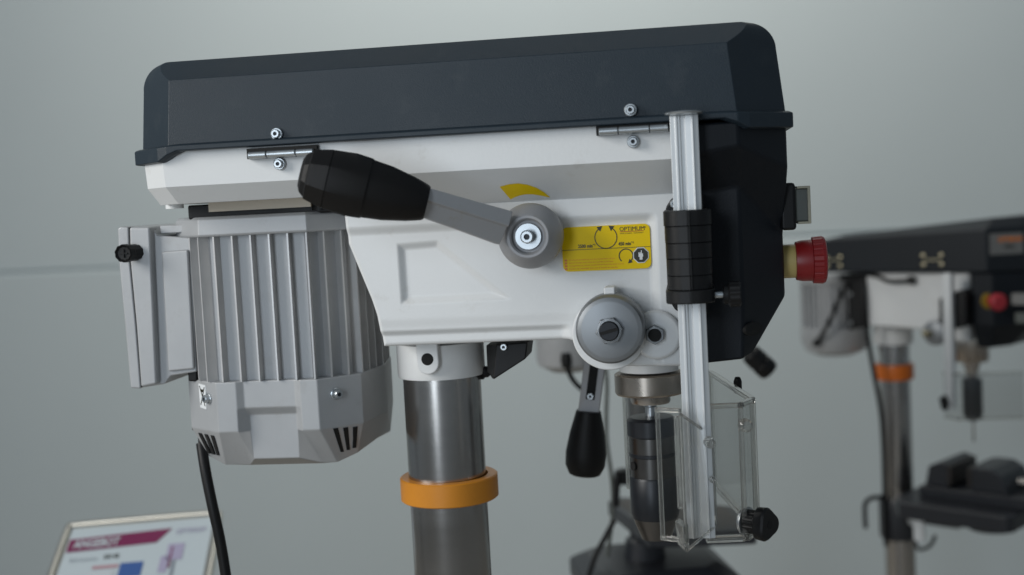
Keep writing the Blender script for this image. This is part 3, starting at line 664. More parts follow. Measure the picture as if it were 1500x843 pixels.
# motor mounting plates under the belt housing
B().box(P(305, 300, -0.08).x, P(455, 300, -0.08).x, -0.08, 0.10, P(380, 307, -0.08).z, zs2+0.004).build('mounting_plate', mat('cream_plate', (0.55, 0.48, 0.38), 0.4), press)
B().box(P(274, 300, -0.07).x, P(500, 300, -0.07).x, -0.070, 0.12, zm2-0.002, P(280, 301, -0.07).z).build('mounting_bracket', BLK, press, bevel=0.002)
for px in (256, 345, 470):
    B().lathe([(0.009, 0), (0.009, 0.010)], P(px, 303 if px < 300 else 305, -0.07)+Vector((0, 0, -0.002)), (0, 0, 1), 24).build('rubber_foot' if px > 300 else 'housing_boss', BLK if px > 300 else WHITE, press)
# terminal box on the motor's left
TY = -0.062
def poly_px(pts, Y): return [X(px, py, Y) for px, py in pts]
B().prism_y(poly_px([(278, 328), (299, 332), (299, 480), (297, 556), (284, 556), (278, 450)], TY+0.02), TY+0.004, 0.10).build('box_gasket', BLK, press, bevel=0.002)
tb = B().prism_y(poly_px([(183, 332), (222, 332), (230, 345), (279, 349), (288, 545), (250, 551), (241, 563), (202, 569), (194, 480), (185, 385)], TY), TY, 0.09)
tbox = tb.build('terminal_box', ALU, press, bevel=0.0015, seg=2)
ld = poly_px([(172, 335), (177, 332), (188, 333), (190, 385), (199, 480), (206, 570), (191, 569), (183, 480), (174, 385)], TY-0.010)
tl = B().prism_y(ld, TY-0.010, 0.09).build('terminal_box_lid', ALU, press, bevel=0.0018, seg=3)
B().prism_y(poly_px([(187.2, 333.5), (190, 333.5), (192, 386), (200.5, 480), (207, 567.5), (204.5, 568.5), (198, 480), (189, 386)], TY-0.009), TY-0.0088, 0.05).build('lid_seal', HOLE, tl)
B().prism_y(poly_px([(189, 333), (219, 333), (229, 563), (206, 568), (199.5, 480), (190.5, 386)], TY-0.010), TY-0.010, TY+0.01).build('box_rib', ALU, tbox, bevel=0.0025, seg=3)
B().prism_y(poly_px([(236, 369), (275, 366), (284, 541), (246, 545)], TY-0.004), TY-0.004, TY+0.01).build('box_rib', ALU, tbox, bevel=0.002)
B().prism_y(poly_px([(230, 331), (265, 330), (266, 341), (232, 343)], TY), TY+0.006, TY+0.05).build('box_rib', ALU, tbox, bevel=0.001)
tp = P(199, 370, TY-0.010)
tk = []
for t, r_ in ((0.0, 0.0085), (0.011, 0.0085), (0.012, 0.0092), (0.018, 0.0092), (0.019, 0.0082), (0.017, 0.0065), (0.0168, 0.003)):
    tk.append([tp+Vector((-0.0+ -0.28*t + r_*math.cos(2*math.pi*i/40)*(1-0.05*(i % 4 < 2)), -t, r_*math.sin(2*math.pi*i/40)*(1-0.05*(i % 4 < 2)))) for i in range(40)])
ts = B().loft(tk).build('thumb_screw', BLK, press, ang=30)
B().box(-0.0042, 0.0042, -0.001, 0.0, -0.0006, 0.0006).box(-0.0006, 0.0006, -0.0012, 0.0, -0.0042, 0.0042).xf(Matrix.Translation(tp+Vector((-0.005, -0.0172, 0)))).build('cross_slot', BLK, ts)
# power cord hanging from the terminal box
cp = [P(285, 545, -0.02), P(292, 600, -0.02), P(295, 650, -0.03), P(301, 690, -0.04), P(311, 740, -0.045), P(322, 790, -0.045), P(331, 845, -0.045), P(337, 900, -0.045)]
cp += [Vector((cp[-1].x+0.01, -0.05, -0.45)), Vector((cp[-1].x+0.03, 0.05, FLOOR+0.15)), Vector((cp[-1].x-0.02, 0.25, FLOOR+0.006)), Vector((cp[-1].x-0.4, 0.6, FLOOR+0.006))]
B().tube([cp[0], cp[1], cp[2]], 0.0032).build('cord_sleeve', BLK, press)
B().tube(cp[2:], 0.0056, 16).build('power_cord', BLK, press)
B().lathe([(0.004, 0), (0.004, 0.006)], P(291, 625, -0.024), (-1, 0, 0), 16).build('cord_clip', BLK, press)

# --- clear chip guard
zgt, zgb = P(1070, 595, -0.13).z, P(1070, 790, -0.13).z
guard = B()
def slab(b, p, q, t, z0, z1, z1b=None):
    p, q = Vector((p[0], p[1], 0)), Vector((q[0], q[1], 0)); n_ = (q-p).normalized().cross(Vector((0, 0, 1)))*t/2
    zb_ = z1 if z1b is None else z1b
    vs = []
    for c_, s_ in ((p, 1), (q, 1), (q, -1), (p, -1)):
        vs.append((c_.x+n_.x*s_, c_.y+n_.y*s_, z0))
    tops = [z1, zb_, zb_, z1]
    vs += [(v_[0], v_[1], tops[i]) for i, v_ in enumerate(vs)]
    return b.add(vs, [(0, 3, 2, 1), (4, 5, 6, 7), (0, 1, 5, 4), (1, 2, 6, 5), (2, 3, 7, 6), (3, 0, 4, 7)])
def gpt(px, py, Y): p = P(px, py, Y); return (p.x, Y)
G0, G1, G2, G3, G4 = gpt(1030, 690, -0.130), gpt(1088, 690, -0.126), gpt(1106, 690, -0.100), gpt(1045, 640, 0.085), gpt(917, 640, 0.075)
gpan = slab(B(), G1, G0, 0.003, zgb, zgt).build('guard_panel', CLEAR, press)
slab(B(), G2, G1, 0.003, zgb, zgt).build('guard_panel', CLEAR, press)
slab(B(), G3, G2, 0.003, zgb, zgt).build('guard_panel', CLEAR, press)
slab(B(), G4, G3, 0.003, zgb, zgt).build('guard_panel', CLEAR, press)
def rim(a_, c_, z, h=0.005, t=0.0065): slab(B(), a_, c_, t, z-h/2, z+h/2).build('guard_rim', EDGE, press, bevel=0.001)
for a_, c_ in ((G1, G0), (G2, G1), (G3, G2), (G4, G3)):
    rim(a_, c_, zgt, 0.0045); 
    if a_ is not G4: rim(a_, c_, zgb, 0.006)
for g_, wd in ((G1, 0.005), (G2, 0.006), (G3, 0.004), (G4, 0.004)):
    B().box(g_[0]-wd/2, g_[0]+wd/2, g_[1]-wd/2, g_[1]+wd/2, zgb, zgt-0.002).build('guard_corner_post', EDGE, press, bevel=0.0012)
# near deflector: flat wing + slanted slide with sloping top
D0, D1, D2 = gpt(964, 700, -0.186), gpt(1001, 700, -0.196), gpt(1046, 700, -0.168)
zd1, zd0 = P(975, 599, -0.19).z, P(975, 793, -0.19).z
slab(B(), D1, D0, 0.0028, zd0, zd1).build('guard_wing', CLEAR, press)
slab(B(), D0, (D0[0]+0.004, D0[1]), 0.004, zd0, zd1).build('wing_edge', EDGE, press, bevel=0.001)
slab(B(), D1, D0, 0.0042, zd0, zd0+0.004).build('wing_edge', EDGE, press, bevel=0.001)
slab(B(), D1, D0, 0.0042, zd1-0.003, zd1+0.001).build('wing_edge', EDGE, press, bevel=0.001)
slab(B(), (D1[0]-0.006, D1[1]+0.002), (D1[0]-0.001, D1[1]+0.002), 0.006, zd0+0.03, zd1-0.006).build('wing_post', EDGE, press, bevel=0.001)
zs0, zs1, zs2 = P(1003, 806, -0.196).z, P(1000, 606, -0.196).z, P(1046, 645, -0.168).z
v_ = [Vector((D1[0], D1[1]-0.003, zs0)), Vector((D2[0], D2[1], P(1047, 770, -0.168).z)), Vector((D2[0], D2[1], zs2)), Vector((D2[0]-0.009, D2[1]-0.003, P(1037, 628, -0.17).z)), Vector((D1[0], D1[1]-0.003, zs1))]
nn = Vector((0.3, 0.95, 0)).normalized()*0.003
slide = B().add(v_+[p+nn for p in v_], [(0, 1, 2, 3, 4), (9, 8, 7, 6, 5)]+[(i, (i+5), (i+1) % 5+5, (i+1) % 5) for i in range(5)]).build('guard_slide', CLEAR, press)
for i, j in ((0, 1), (1, 2), (2, 3), (3, 4), (4, 0)):
    B().tube([v_[i], v_[i].lerp(v_[j], 0.5), v_[j]], 0.0013, 8).build('slide_edge', EDGE, slide)
br = [P(989, 764, -0.192), P(1001, 773, -0.205), P(1003, 807, -0.205), P(993, 797, -0.192)]
B().add(br+[p+Vector((0.004, 0.01, 0)) for p in br], [(0, 1, 2, 3), (7, 6, 5, 4), (0, 4, 5, 1), (1, 5, 6, 2), (2, 6, 7, 3), (3, 7, 4, 0)]).build('slide_foot', EDGE, slide)
for px, py, Y, r_ in ((1039, 648, -0.176, 0.0050), (1091, 623, -0.124, 0.0062), (1043, 702, -0.172, 0.003)):
    B().lathe([(r_, -0.002), (r_, 0.004), (r_*0.7, 0.0062), (r_*0.3, 0.0065)], P(px, py, Y), (0.3, -1, 0), 24).build('clear_rivet', EDGE, press)
kw = P(1092, 763, -0.118); ka = Vector((0.80, -0.60, 0)).normalized()
B().lathe([(0.0120, -0.002), (0.0132, 0.0), (0.0132, 0.002)], kw, ka, 32).build('knob_washer', ZINC, press)
rg = []
e2_ = Vector((0, 0, 1)); e1_ = e2_.cross(ka)
for t, r_, lob in ((0.002, 0.0108, 0), (0.014, 0.0108, 0), (0.0165, 0.0140, 1), (0.0245, 0.0146, 1), (0.0265, 0.0132, 1)):
    rg.append([kw+ka*t+(e1_*math.cos(2*math.pi*i/72)+e2_*math.sin(2*math.pi*i/72))*r_*((1+0.13*math.cos(3*2*math.pi*i/72+0.6)) if lob else (1-0.06*(i % 6 < 3))) for i in range(72)])
kk = B().loft(rg).build('guard_knob', BLK, press, ang=30)
B().lathe([(0.0035, 0.0265), (0.0035, 0.0268)], kw, ka, 20).build('knob_recess', HOLE, kk)
B().lathe([(0.004, 0), (0.0042, 0.012), (0.003, 0.016)], P(1081, 575, 0.0), (0, -0.3, 1), 20).build('hinge_pin', BLK, press)

# ================================================================== BACKGROUND PRESS, RIGHT
o1 = ray_pt(1312, 600, 2.85); A1 = R(-36)
f1 = Frame(o1.x, o1.y, A1); P1 = f1.at; X1 = f1.xz
bp = thing('drill_press', 'blurred white and dark drill press at the right edge carrying a vise on its table', 'drill press', (o1.x, o1.y, FLOOR), A1)
bp['_o'] = Vector((0, 0, FLOOR))
N1 = -0.12
def pz(pts, Y): return [X1(a, b, Y) for a, b in pts]
zq = lambda px, py, Y=0.0: P1(px, py, Y).z
rc = (P1(1334, 600, 0).x-P1(1291, 600, 0).x)/2*0.93
B().lathe([(rc, FLOOR+0.03), (rc, zq(1310, 495))], (0, 0, 0), (0, 0, 1), 64).build('column', STEEL, bp)
B().prism_z(plan(-0.16, 0.34, -0.18, 0.18, 0.03), FLOOR, FLOOR+0.05).build('foot_plate', TABLEM, bp, bevel=0.006)
B().lathe([(rc*1.02, -0.017), (rc*1.24, -0.017), (rc*1.27, -0.014), (rc*1.27, 0.014), (rc*1.24, 0.017), (rc*1.02, 0.017), (rc*1.02, -0.017)], (0, 0, zq(1312, 544)), (0, 0, 1), 64, cap=False).build('depth_ring', mat('bright_orange_ring', (0.70, 0.16, 0.012), 0.42), bp)
B().lathe([(rc*1.25, zq(1310, 503)), (rc*1.28, zq(1310, 500)), (rc*1.28, zq(1310, 478))], (0, 0, 0), (0, 0, 1), 64).build('column_collar', WHITE, bp)
# lid, lofted along the near side, wide flat end with name plate
zl0 = zq(1330, 400, N1); xa = X1(1203, 400, N1)[0]; xb = X1(1445, 400, N1)[0]
z1a, z1b = zq(1200, 352, N1), zq(1442, 336, N1)
ztp_a, ztp_b = zq(1200, 346, N1+0.03), zq(1410, 320, N1+0.04)
ee = 0.055
def lring(z_a, z_b, s_): 
    return [(xa+s_, N1+s_, z_a), (xb-0.0, N1+s_, z_b), (xb+ee, N1+s_+0.055, z_b), (xb+ee, 0.13-s_-0.04, z_b), (xb, 0.13-s_, z_b), (xa+s_, 0.13-s_, z_a)]
lid1 = B().loft([lring(zl0, zl0, 0), lring(z1a, z1b, 0.0), lring(max(ztp_a, z1a+0.004), max(ztp_b, z1b+0.012), 0.035)]).build('belt_cover', LIDB, bp, bevel=0.005, seg=2)
for px, py in ((1352, 374.5), (1379, 374), (1353, 388), (1379.5, 387.5), (1211, 377.5), (1231, 377), (1212, 390), (1231, 389.5)):
    B().lathe([(0.0048, 0), (0.0045, 0.003), (0.002, 0.004)], P1(px, py, N1), (0, -1, 0), 16).build('hinge_screw', BRASS, lid1)
for a, b2_ in ((1354, 1378), (1213, 1230)):
    p, q = P1(a, 381, N1), P1(b2_, 381, N1); B().box(p.x, q.x, N1-0.0025, N1, p.z-0.0015, p.z+0.0015).build('hinge_bar', BRASS, lid1)
# plate on chamfered front corner
pc = Vector((xb, N1, 0)); pd = Vector((xb+ee, N1+0.055, 0)); pu = (pd-pc).normalized(); pn = Vector((pu.y, -pu.x, 0))
zz0, zz1 = zq(1455, 374, N1), zq(1455, 343, N1)
q = [pc.lerp(pd, 0.10), pc.lerp(pd, 0.97)]
plate = B().add([q[0]+pn*0.002+Vector((0, 0, zz0)), q[1]+pn*0.002+Vector((0, 0, zz0)), q[1]+pn*0.002+Vector((0, 0, zz1)), q[0]+pn*0.002+Vector((0, 0, zz1)),
         q[0]-pn*0.002+Vector((0, 0, zz0)), q[1]-pn*0.002+Vector((0, 0, zz0)), q[1]-pn*0.002+Vector((0, 0, zz1)), q[0]-pn*0.002+Vector((0, 0, zz1))],
        [(0, 1, 2, 3), (7, 6, 5, 4), (0, 4, 5, 1), (1, 5, 6, 2), (2, 6, 7, 3), (3, 7, 4, 0)]).build('name_plate', PLATEM, bp)
Mt = Matrix(((pu.x, 0, pn.x), (pu.y, 0, pn.y), (0, 1, 0)))
mid = pc.lerp(pd, 0.62)+pn*0.003; hgt = zz1-zz0
text('OPTIMUM', plate, mid+Vector((0, 0, zz0+hgt*0.70)), 0.048, OINK, height=hgt*0.24, M=Mt, bold=0.02)
text('DRILL', plate, mid+Vector((0, 0, zz0+hgt*0.36)), 0.022, INK, height=hgt*0.16, M=Mt, bold=0.02)
# white housing and front
B().prism_y(pz([(1268, 399), (1420, 399), (1420, 502), (1400, 500), (1376, 485), (1272, 478), (1266, 440)], N1+0.02), N1+0.02, 0.12).build('head_casting', WHITE, bp, bevel=0.006, seg=3)
fx = X1(1421, 450, N1)[0]
ztop1, zbot1 = zl0-0.001, zq(1425, 512, N1)
fr = [(fx, N1+0.005), (fx+0.045, N1+0.005), (fx+0.10, N1+0.07), (fx+0.10, 0.09), (fx, 0.12)]
fb = [(fx, N1+0.03), (fx+0.03, N1+0.03), (fx+0.05, N1+0.08), (fx+0.05, 0.08), (fx, 0.10)]
B().loft([[(x, y, zbot1) for x, y in fb], [(x, y, zq(1440, 478, N1)) for x, y in fr], [(x, y, ztop1) for x, y in fr]]).build('front_cover', DARKC, bp, bevel=0.004)
ec1 = P1(1449, 441, N1+0.01)
fa = Vector((0.76, -0.65, 0))
B().lathe([(0.017, 0), (0.017, 0.005)], ec1, fa, 32).build('stop_button_collar', mat('ochre_collar', (0.30, 0.20, 0.02), 0.5), bp)
B().lathe([(0.010, 0), (0.010, 0.02), (0.0165, 0.022), (0.0175, 0.034), (0.012, 0.038)], ec1+Vector((0.004, 0, 0)), fa, 32).build('stop_button', mat('pink_red_button', (0.34, 0.02, 0.03), 0.5), bp)
pw = P1(1492, 438, N1+0.02); B().box(pw.x-0.01, pw.x+0.02, pw.y-0.01, pw.y+0.01, pw.z-0.011, pw.z+0.011).build('control_tag', PLATEM, bp)
pw = P1(1492, 466, N1+0.02); B().box(pw.x-0.006, pw.x+0.02, pw.y-0.006, pw.y+0.01, pw.z-0.011, pw.z+0.011).build('switch_box', GREYF, bp, bevel=0.003)
# spring cover, holder, rail
B().lathe([(0.026, 0), (0.026, 0.016), (0.022, 0.019), (0.006, 0.021)], P1(1374, 487, N1+0.015), (0, -1, 0), 40).build('spring_cover', DISC, bp)
B().lathe([(0.007, 0), (0.007, 0.014), (0.005, 0.017)], P1(1362, 489, N1-0.01), (-0.5, -1, 0), 20).build('lever_end', BRASS, bp)
B().prism_y(pz([(1378, 436), (1396, 436), (1400, 427), (1410, 424), (1418, 430), (1418, 478), (1402, 482), (1396, 475), (1378, 474)], N1-0.02), N1-0.03, N1+0.022).build('rail_holder', BLK, bp, bevel=0.004)
B().prism_y(pz([(1381, 401), (1394, 401), (1397, 535), (1397, 600), (1387, 598)], N1-0.045), N1-0.050, N1-0.035).build('guard_rail', RAIL, bp, bevel=0.001)
B().prism_y(pz([(1377, 583), (1385, 578), (1391, 588), (1388, 602), (1381, 600)], N1-0.05), N1-0.058, N1-0.045).build('guard_knob', BLK, bp, bevel=0.003)
qx1 = P1(1423, 520, 0).x; zz = lambda y: P1(1424, y, 0).z
def t1(name, rows, material, n=40): return B().lathe([(r_, zz(y)) for r_, y in rows], (qx1, 0, 0), (0, 0, 1), n).build(name, material, bp)
t1('quill_ring', [(0.036, 500), (0.036, 526), (0.034, 529)], STEELR)
t1('spindle', [(0.02, 528), (0.013, 545), (0.010, 556)], STEEL)
t1('drill_chuck', [(0.0200, 554), (0.0208, 557), (0.0208, 604), (0.018, 612), (0.010, 616)], CHUCK)
t1('drill_bit', [(0.0022, 612), (0.0022, 645), (0.0005, 648)], STEEL)
ga1, gb1, gc1 = P1(1383, 570, N1-0.04), P1(1404, 570, N1-0.052), P1(1500, 580, N1+0.02)
gg0, gg1 = P1(1440, 605, -0.08).z, P1(1440, 540, -0.08).z
gpt1 = [(ga1.x, ga1.y), (gb1.x, gb1.y), (gc1.x, gc1.y)]
for a, b2_ in zip(gpt1, gpt1[1:]):
    slab(B(), b2_, a, 0.003, gg0, gg1).build('guard_panel', CLEAR, bp)
    slab(B(), b2_, a, 0.005, gg0-0.002, gg0+0.003).build('guard_rim', EDGE, bp); slab(B(), b2_, a, 0.005, gg1-0.003, gg1+0.002).build('guard_rim', EDGE, bp)
# motor
mx1 = P1(1241, 450, 0.06).x; my1 = 0.0
mr = 0.076
zt1, zm_1, zb_1 = zq(1240, 412, 0), zq(1240, 478, 0), zq(1240, 520, 0)
mo = B().lathe([(mr*0.9, zm_1), (mr*0.9, zt1)], (mx1, my1, 0), (0, 0, 1), 48).build('motor_body', ALU, bp)
B().lathe([(mr, zt1-0.004), (mr*1.03, zt1), (mr*1.03, zt1+0.02)], (mx1, my1, 0), (0, 0, 1), 48).build('motor_top_plate', ALU, bp)
B().lathe([(mr*0.55, zb_1), (mr*0.9, zb_1+0.012), (mr*1.03, zb_1+0.035), (mr*1.03, zm_1)], (mx1, my1, 0), (0, 0, 1), 48).build('motor_fan_shroud', ALU, bp)
fm = bpy.data.meshes.new('fin_small'); hh = (zt1-zm_1)/2
bb = B().loft([[(-0.0015, -0.012, z), (0.0015, -0.012, z), (0.001, 0, z), (-0.001, 0, z)] for z in (-hh, hh)]); fm.from_pydata(bb.v, [], bb.f); fm.materials.append(ALU)
for k in range(32):
    a = 2*math.pi*k/32; fo = bpy.data.objects.new('cooling_fin', fm); C.objects.link(fo); fo.parent = mo
    fo.location = Vector((mx1+mr*math.cos(a), my1+mr*math.sin(a), (zt1+zm_1)/2))-Vector(mo['_o']); fo.rotation_euler = (0, 0, a-math.pi/2)
B().prism_y(pz([(1241, 412), (1264, 408), (1266, 480), (1243, 484)], -0.085), -0.088, -0.03).build('capacitor_box', BLK, bp, bevel=0.004)
for py in (431, 473): B().lathe([(0.006, 0), (0.005, 0.004)], P1(1247, py, -0.088), (0, -1, 0), 16).build('box_screw', STEEL, bp)
B().prism_y(pz([(1185, 421), (1196, 419), (1197, 459), (1186, 459)], 0.0), -0.02, 0.03).build('terminal_box', ALU, bp, bevel=0.003)
B().prism_y(pz([(1210, 403), (1272, 402), (1274, 412), (1210, 412)], -0.06), -0.06, 0.08).build('motor_bracket', BLK, bp, bevel=0.002)
B().tube([P1(1240, 414, -0.10), P1(1228, 440, -0.105), P1(1213, 475, -0.105), P1(1196, 503, -0.09)], 0.0052).build('motor_lever', BLK, bp)
B().lathe([(0.008, -0.006), (0.009, 0), (0.008, 0.006)], P1(1196, 503, -0.09), (0.4, 0, 1), 16).build('lever_knob', BLK, bp)
B().tube([P1(1268, 402, -0.10), P1(1285, 405, -0.115), P1(1300, 412, -0.12), P1(1320, 412, -0.12), P1(1336, 410, -0.115)], 0.0045).build('switch_cord', BLK, bp)
B().lathe([(0.006, -0.008), (0.009, -0.004), (0.009, 0.008)], P1(1334, 411, -0.112), (1, 0, 0), 20).build('cord_gland', BLK, bp)
B().tube([P1(1266, 404, -0.10), P1(1267, 440, -0.11), P1(1271, 490, -0.10), P1(1279, 540, -0.09), P1(1290, 600, -0.075), P1(1294, 650, -0.055), P1(1296, 720, -0.05), P1(1298, 800, -0.05)], 0.0055).build('power_cord', BLK, bp)
# table carrier, table, crank
zk0, zk1 = zq(1315, 786), zq(1315, 727)
B().lathe([(rc*1.25, zk0), (rc*1.32, zk0+0.01), (rc*1.32, zk1-0.01), (rc*1.22, zk1)], (0, 0, 0), (0, 0, 1), 48).build('table_clamp', TABLEM, bp)
B().tube([P1(1296, 730, -0.05), P1(1280, 729, -0.07), P1(1268, 737, -0.08), P1(1267, 755, -0.08), P1(1268, 774, -0.08)], 0.0052).build('clamp_lever', BLK, bp)
zt_ = zq(1400, 722, -0.05)
tn = P1(1325, 748, -0.13); tf = P1(1482, 790, -0.13)
tx0, tx1 = 0.055, P1(1482, 765, -0.16).x
ztb = P1(1330, 726, -0.10).z
B().prism_z([(tx0, -0.12), (tx0+0.03, -0.165), (tx1-0.01, -0.165), (tx1, -0.15), (tx1, 0.15), (tx1-0.02, 0.165), (tx0+0.02, 0.165), (tx0, 0.12)], ztb-0.035, ztb).build('work_table', TABLEM, bp, bevel=0.004)
B().box(0.03, tx0+0.10, -0.03, 0.03, ztb-0.08, ztb-0.03).build('table_arm', TABLEM, bp, bevel=0.004)
B().lathe([(0.05, -0.03), (0.05, 0)], ((tx0+tx1)/2+0.04, -0.03, ztb-0.035), (0, 0, 1), 40).build('table_pivot', TABLEM, bp)
B().lathe([(0.010, 0), (0.010, 0.012)], P1(1340, 762, -0.06), (0, -1, 0), 16).build('pivot_bolt', ZINC, bp)
B().box(-0.010, 0.012, -0.008, 0.0, -0.025, 0.02).xf(Matrix.Translation(P1(1347, 775, -0.07))).build('angle_scale', WINK, bp)
B().tube([P1(1340, 792, -0.02), P1(1346, 805, -0.02), P1(1362, 800, -0.02), P1(1370, 785, -0.02)], 0.004).build('carrier_cable', BLK, bp)
# vise stands on the table: a thing of its own
vx, vy = tx0+0.045, -0.085
vo = f1.o + Matrix.Rotation(A1, 3, 'Z') @ Vector((vx, vy, 0)); vo.z = ztb
vise = thing('machine_vise', 'dark machine vise with two jaws bolted on the table of the right-hand drill press', 'vise', vo, A1); vise['_o'] = Vector((0, 0, 0)); vise.scale = (1.15, 1.15, 1.15)
B().box(0, 0.26, -0.015, 0.105, 0, 0.022).build('vise_bed', TABLEM, vise, bevel=0.003)
B().prism_y([(0.01, 0.022), (0.055, 0.022), (0.055, 0.066), (0.04, 0.07), (0.018, 0.06)], -0.01, 0.10).build('fixed_jaw', TABLEM, vise, bevel=0.003)
B().box(0.0555, 0.0615, -0.01, 0.10, 0.03, 0.064).build('jaw_plate', BROWN, vise)
B().prism_y([(0.10, 0.022), (0.165, 0.022), (0.155, 0.055), (0.135, 0.066), (0.10, 0.066)], -0.01, 0.10).build('moving_jaw', TABLEM, vise, bevel=0.003)
B().box(0.0935, 0.0995, -0.01, 0.10, 0.03, 0.064).build('jaw_plate', BROWN, vise)
B().lathe([(0.008, 0), (0.008, 0.14)], (0.165, 0.045, 0.036), (1, 0, 0), 20).build('vise_screw', STEEL, vise)

# ================================================================== BACKGROUND PRESS, MIDDLE
o2 = ray_pt(944, 800, 2.15); A2 = R(15)
f2 = Frame(o2.x, o2.y, A2); P2 = f2.at
cp_ = thing('bench_drill_press', 'small blurred drill press behind the clear guard, only its dark table and foot showing', 'drill press', (o2.x, o2.y, FLOOR), A2)
cp_['_o'] = Vector((0, 0, FLOOR))
zb2_ = P2(944, 828, -0.05).z
B().lathe([(0.019, zb2_), (0.019, P2(944, 470, 0).z)], (0, 0, 0), (0, 0, 1), 40).build('column', STEEL, cp_)
B().lathe([(0.036, zb2_-0.002), (0.032, zb2_+0.03), (0.024, zb2_+0.035)], (0, 0, 0), (0, 0, 1), 40).build('column_socket', TABLEM, cp_)
B().loft([[(x, y, zb2_-0.05) for x, y in plan(-0.115, 0.14, -0.13, 0.13, 0.03)], [(x, y, zb2_-0.02) for x, y in plan(-0.115, 0.14, -0.13, 0.13, 0.03)], [(x, y, zb2_) for x, y in plan(-0.09, 0.11, -0.09, 0.09, 0.03)]]).build('foot_plate', TABLEM, cp_, bevel=0.004)
B().prism_z(plan(-0.08, 0.10, -0.09, 0.09, 0.02), FLOOR, zb2_-0.05).build('pedestal', TABLEM, cp_, bevel=0.005)
def onz(px, py, z): d_ = ray(px, py); q_ = CAM+d_*((z-CAM.z)/d_.z); return f2.m @ (q_-f2.o)
zt2 = ray_pt(950, 780, 2.05).z
tq = [onz(*q_, zt2) for q_ in ((890, 734), (950, 781), (1108, 775), (1078, 742), (910, 728))]; tq = [(q_.x, q_.y) for q_ in tq]
B().prism_z(tq, zt2-0.026, zt2).build('work_table', TABLEM, cp_, bevel=0.003)
tc_ = Vector((sum(q_[0] for q_ in tq)/5, sum(q_[1] for q_ in tq)/5))
B().prism_z([tuple(Vector(q_).lerp(tc_, 0.16)) for q_ in tq], zt2-0.01, zt2+0.0008).build('table_surface', BROWN, cp_)
B().lathe([(0.024, zt2-0.055), (0.024, zt2-0.02)], (0, 0, 0), (0, 0, 1), 32).build('table_clamp', TABLEM, cp_)
B().tube([P2(902, 742, -0.04), P2(903, 716, -0.04), P2(906, 690, -0.04)], 0.006).build('clamp_lever', BLK, cp_)
B().lathe([(0.012, -0.01), (0.014, 0), (0.012, 0.014)], P2(914, 700, -0.03), (0, 0, 1), 20).build('clamp_knob', BLK, cp_)
zh0, zh1 = P2(944, 522, 0).z, P2(944, 420, 0).z
B().box(-0.06, 0.20, -0.06, 0.06, zh0+0.02, zh1).build('head_casting', WHITE, cp_, bevel=0.006)
B().lathe([(0.03, zh0-0.02), (0.052, zh0-0.008), (0.055, zh0), (0.055, zh1)], (P2(832, 500, 0.03).x, 0.03, 0), (0, 0, 1), 40).build('motor_body', ALU, cp_)
B().lathe([(0.008, 0), (0.010, 0.012), (0.008, 0.024)], P2(830, 538, -0.02), (0, 0, 1), 20).build('cord_gland', BLK, cp_)
B().tube([P2(830, 536, -0.02), P2(838, 555, -0.02), P2(852, 570, -0.02), P2(868, 577, -0.02)], 0.0045).build('switch_cord', BLK, cp_)
B().tube([P2(884, 520, -0.03), P2(889, 560, -0.03), P2(888, 610, -0.03), P2(889, 650, -0.03), P2(896, 700, -0.03), P2(898, 745, -0.03), P2(893, 790, -0.03), P2(890, 815, -0.03)], 0.0035).build('power_cord', GREYF, cp_)
B().tube([P2(900, 762, -0.09), P2(885, 790, -0.09), P2(872, 815, -0.09), P2(862, 845, -0.09)], 0.0045).build('foot_cable', BLK, cp_)
hp = P2(1088, 508, -0.09); hq = P2(1128, 545, -0.09); hd = (hq-hp).normalized()
B().tube([P2(1000, 440, -0.09), P2(1060, 484, -0.09), hp], 0.006).build('feed_lever', STEEL, cp_)
B().lathe([(0.010, 0), (0.017, 0.006), (0.018, 0.025), (0.015, 0.027), (0.018, 0.030), (0.018, 0.046), (0.016, 0.05)], hp+hd*0.012, hd, 12).build('lever_grip', BLK, cp_)

# ================================================================== INFORMATION BOARD
TL, TR_, BL = ray_pt(98, 768, 2.10), ray_pt(327, 748, 2.07), ray_pt(58, 880, 1.93)
u = TR_-TL; v = BL-TL; v = v*1.25
nb = u.cross(v).normalized()
if nb.dot(F) > 0: nb = -nb       # towards the camera
bc = TL+u*0.5+v*0.5
board = thing('information_board', 'framed leaflet board with magenta heading low at the left, behind the motor cord', 'sign', (bc.x, bc.y, FLOOR)); board['_o'] = Vector((bc.x, bc.y, FLOOR))
def bpnt(a, b_, h=0.0): return TL+u*a+v*b_+nb*h
def bquad(a0_, b0_, a1_, b1_, h, name, material, par):
    return B().add([bpnt(a0_, b1_, h), bpnt(a1_, b1_, h), bpnt(a1_, b0_, h), bpnt(a0_, b0_, h)], [(0, 1, 2, 3)]).build(name, material, par, flat=True)
B().loft([[bpnt(0.03, 0.97, h), bpnt(0.97, 0.97, h), bpnt(0.97, 0.03, h), bpnt(0.03, 0.03, h)] for h in (-0.006, -0.002)]).build('backing', FRAMEM, board)
poster = bquad(0.05, 0.06, 0.95, 0.95, 0.0, 'poster', PAPER, board)
B().tube([bpnt(0.02, 0.98), bpnt(0.015, 0.5), bpnt(0.018, 0.10), bpnt(0.03, 0.05), bpnt(0.06, 0.025), bpnt(0.5, 0.02), bpnt(0.94, 0.025), bpnt(0.97, 0.05), bpnt(0.982, 0.10), bpnt(0.985, 0.5), bpnt(0.98, 0.98)], 0.0060, 12).build('frame', FRAMEM, board)
B().tube([bpnt(0.02, 0.98), bpnt(0.5, 0.985), bpnt(0.98, 0.98)], 0.0060, 12).build('frame', FRAMEM, board)
Mu = Matrix((u.normalized(), -v.normalized(), nb)).transposed()
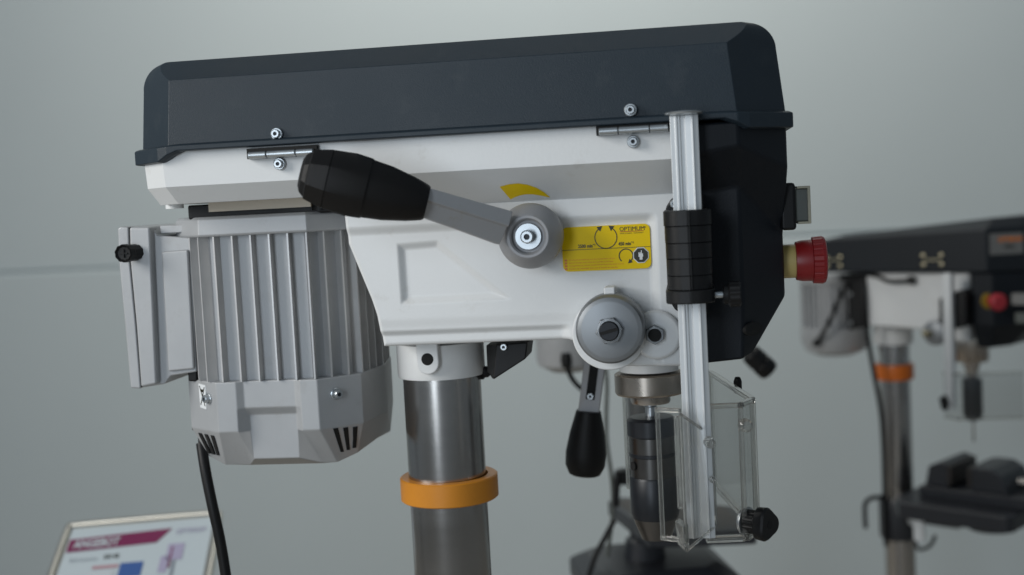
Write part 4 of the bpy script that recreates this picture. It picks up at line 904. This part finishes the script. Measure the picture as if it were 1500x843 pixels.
B().add([bpnt(0.06, 0.33, 0.0008), bpnt(0.06, 0.19, 0.0008), bpnt(0.70, 0.155, 0.0008), bpnt(0.62, 0.30, 0.0008)], [(0, 1, 2, 3)]).build('heading_band', MAG, poster, flat=True)
text('ANGEBOT', poster, bpnt(0.24, 0.25, 0.0014), u.length*0.29, PAPER, height=v.length*0.09, M=Mu, bold=0.03)
text('OPTIMUM', poster, bpnt(0.82, 0.20, 0.0014), u.length*0.18, LILAC, height=v.length*0.055, M=Mu)
text('Bohrmaschine', poster, bpnt(0.19, 0.42, 0.0014), u.length*0.17, GPRINT, height=v.length*0.035, M=Mu)
text('DH 40', poster, bpnt(0.36, 0.41, 0.0014), u.length*0.09, INK, height=v.length*0.045, M=Mu, bold=0.02)
bquad(0.26, 0.50, 0.42, 0.53, 0.0009, 'red_print_bar', mat('rose_print', (0.42, 0.22, 0.25), 0.4), poster)
bquad(0.43, 0.49, 0.57, 0.64, 0.0009, 'blue_print_box', BLUEP, poster)
bquad(0.24, 0.56, 0.40, 0.80, 0.0009, 'grey_text_block', mat('pale_grey_print', (0.50, 0.54, 0.57), 0.4), poster)
bquad(0.24, 0.72, 0.56, 0.80, 0.0007, 'grey_text_block', mat('pale_grey_print2', (0.52, 0.56, 0.59), 0.4), poster)
pr = B()
for a0_, b0_, a1_, b1_ in ((0.70, 0.33, 0.80, 0.50), (0.67, 0.45, 0.72, 0.62)): pr.add([bpnt(a0_, b1_, 0.0009), bpnt(a1_, b1_, 0.0009), bpnt(a1_, b0_, 0.0009), bpnt(a0_, b0_, 0.0009)], [(0, 1, 2, 3)])
pr.build('machine_picture', LILAC, poster, flat=True)
bquad(0.745, 0.50, 0.765, 0.85, 0.0010, 'machine_picture', GPRINT, poster)
bquad(0.66, 0.72, 0.84, 0.75, 0.0011, 'machine_picture', GPRINT, poster)
bquad(0.725, 0.36, 0.735, 0.58, 0.0012, 'red_print_bar', MAG, poster)
fb_ = bpnt(0.5, 0.5, -0.015)
B().tube([fb_, Vector((fb_.x, fb_.y+0.05, fb_.z-0.08)), Vector((fb_.x, fb_.y+0.05, FLOOR+0.01))], 0.014).build('post', FRAMEM, board)
B().lathe([(0.15, 0), (0.15, 0.012), (0.14, 0.015)], (fb_.x, fb_.y+0.05, FLOOR), (0, 0, 1), 48).build('foot', FRAMEM, board)

# clean helper properties
for ob in bpy.data.objects:
    if '_o' in ob: del ob['_o']
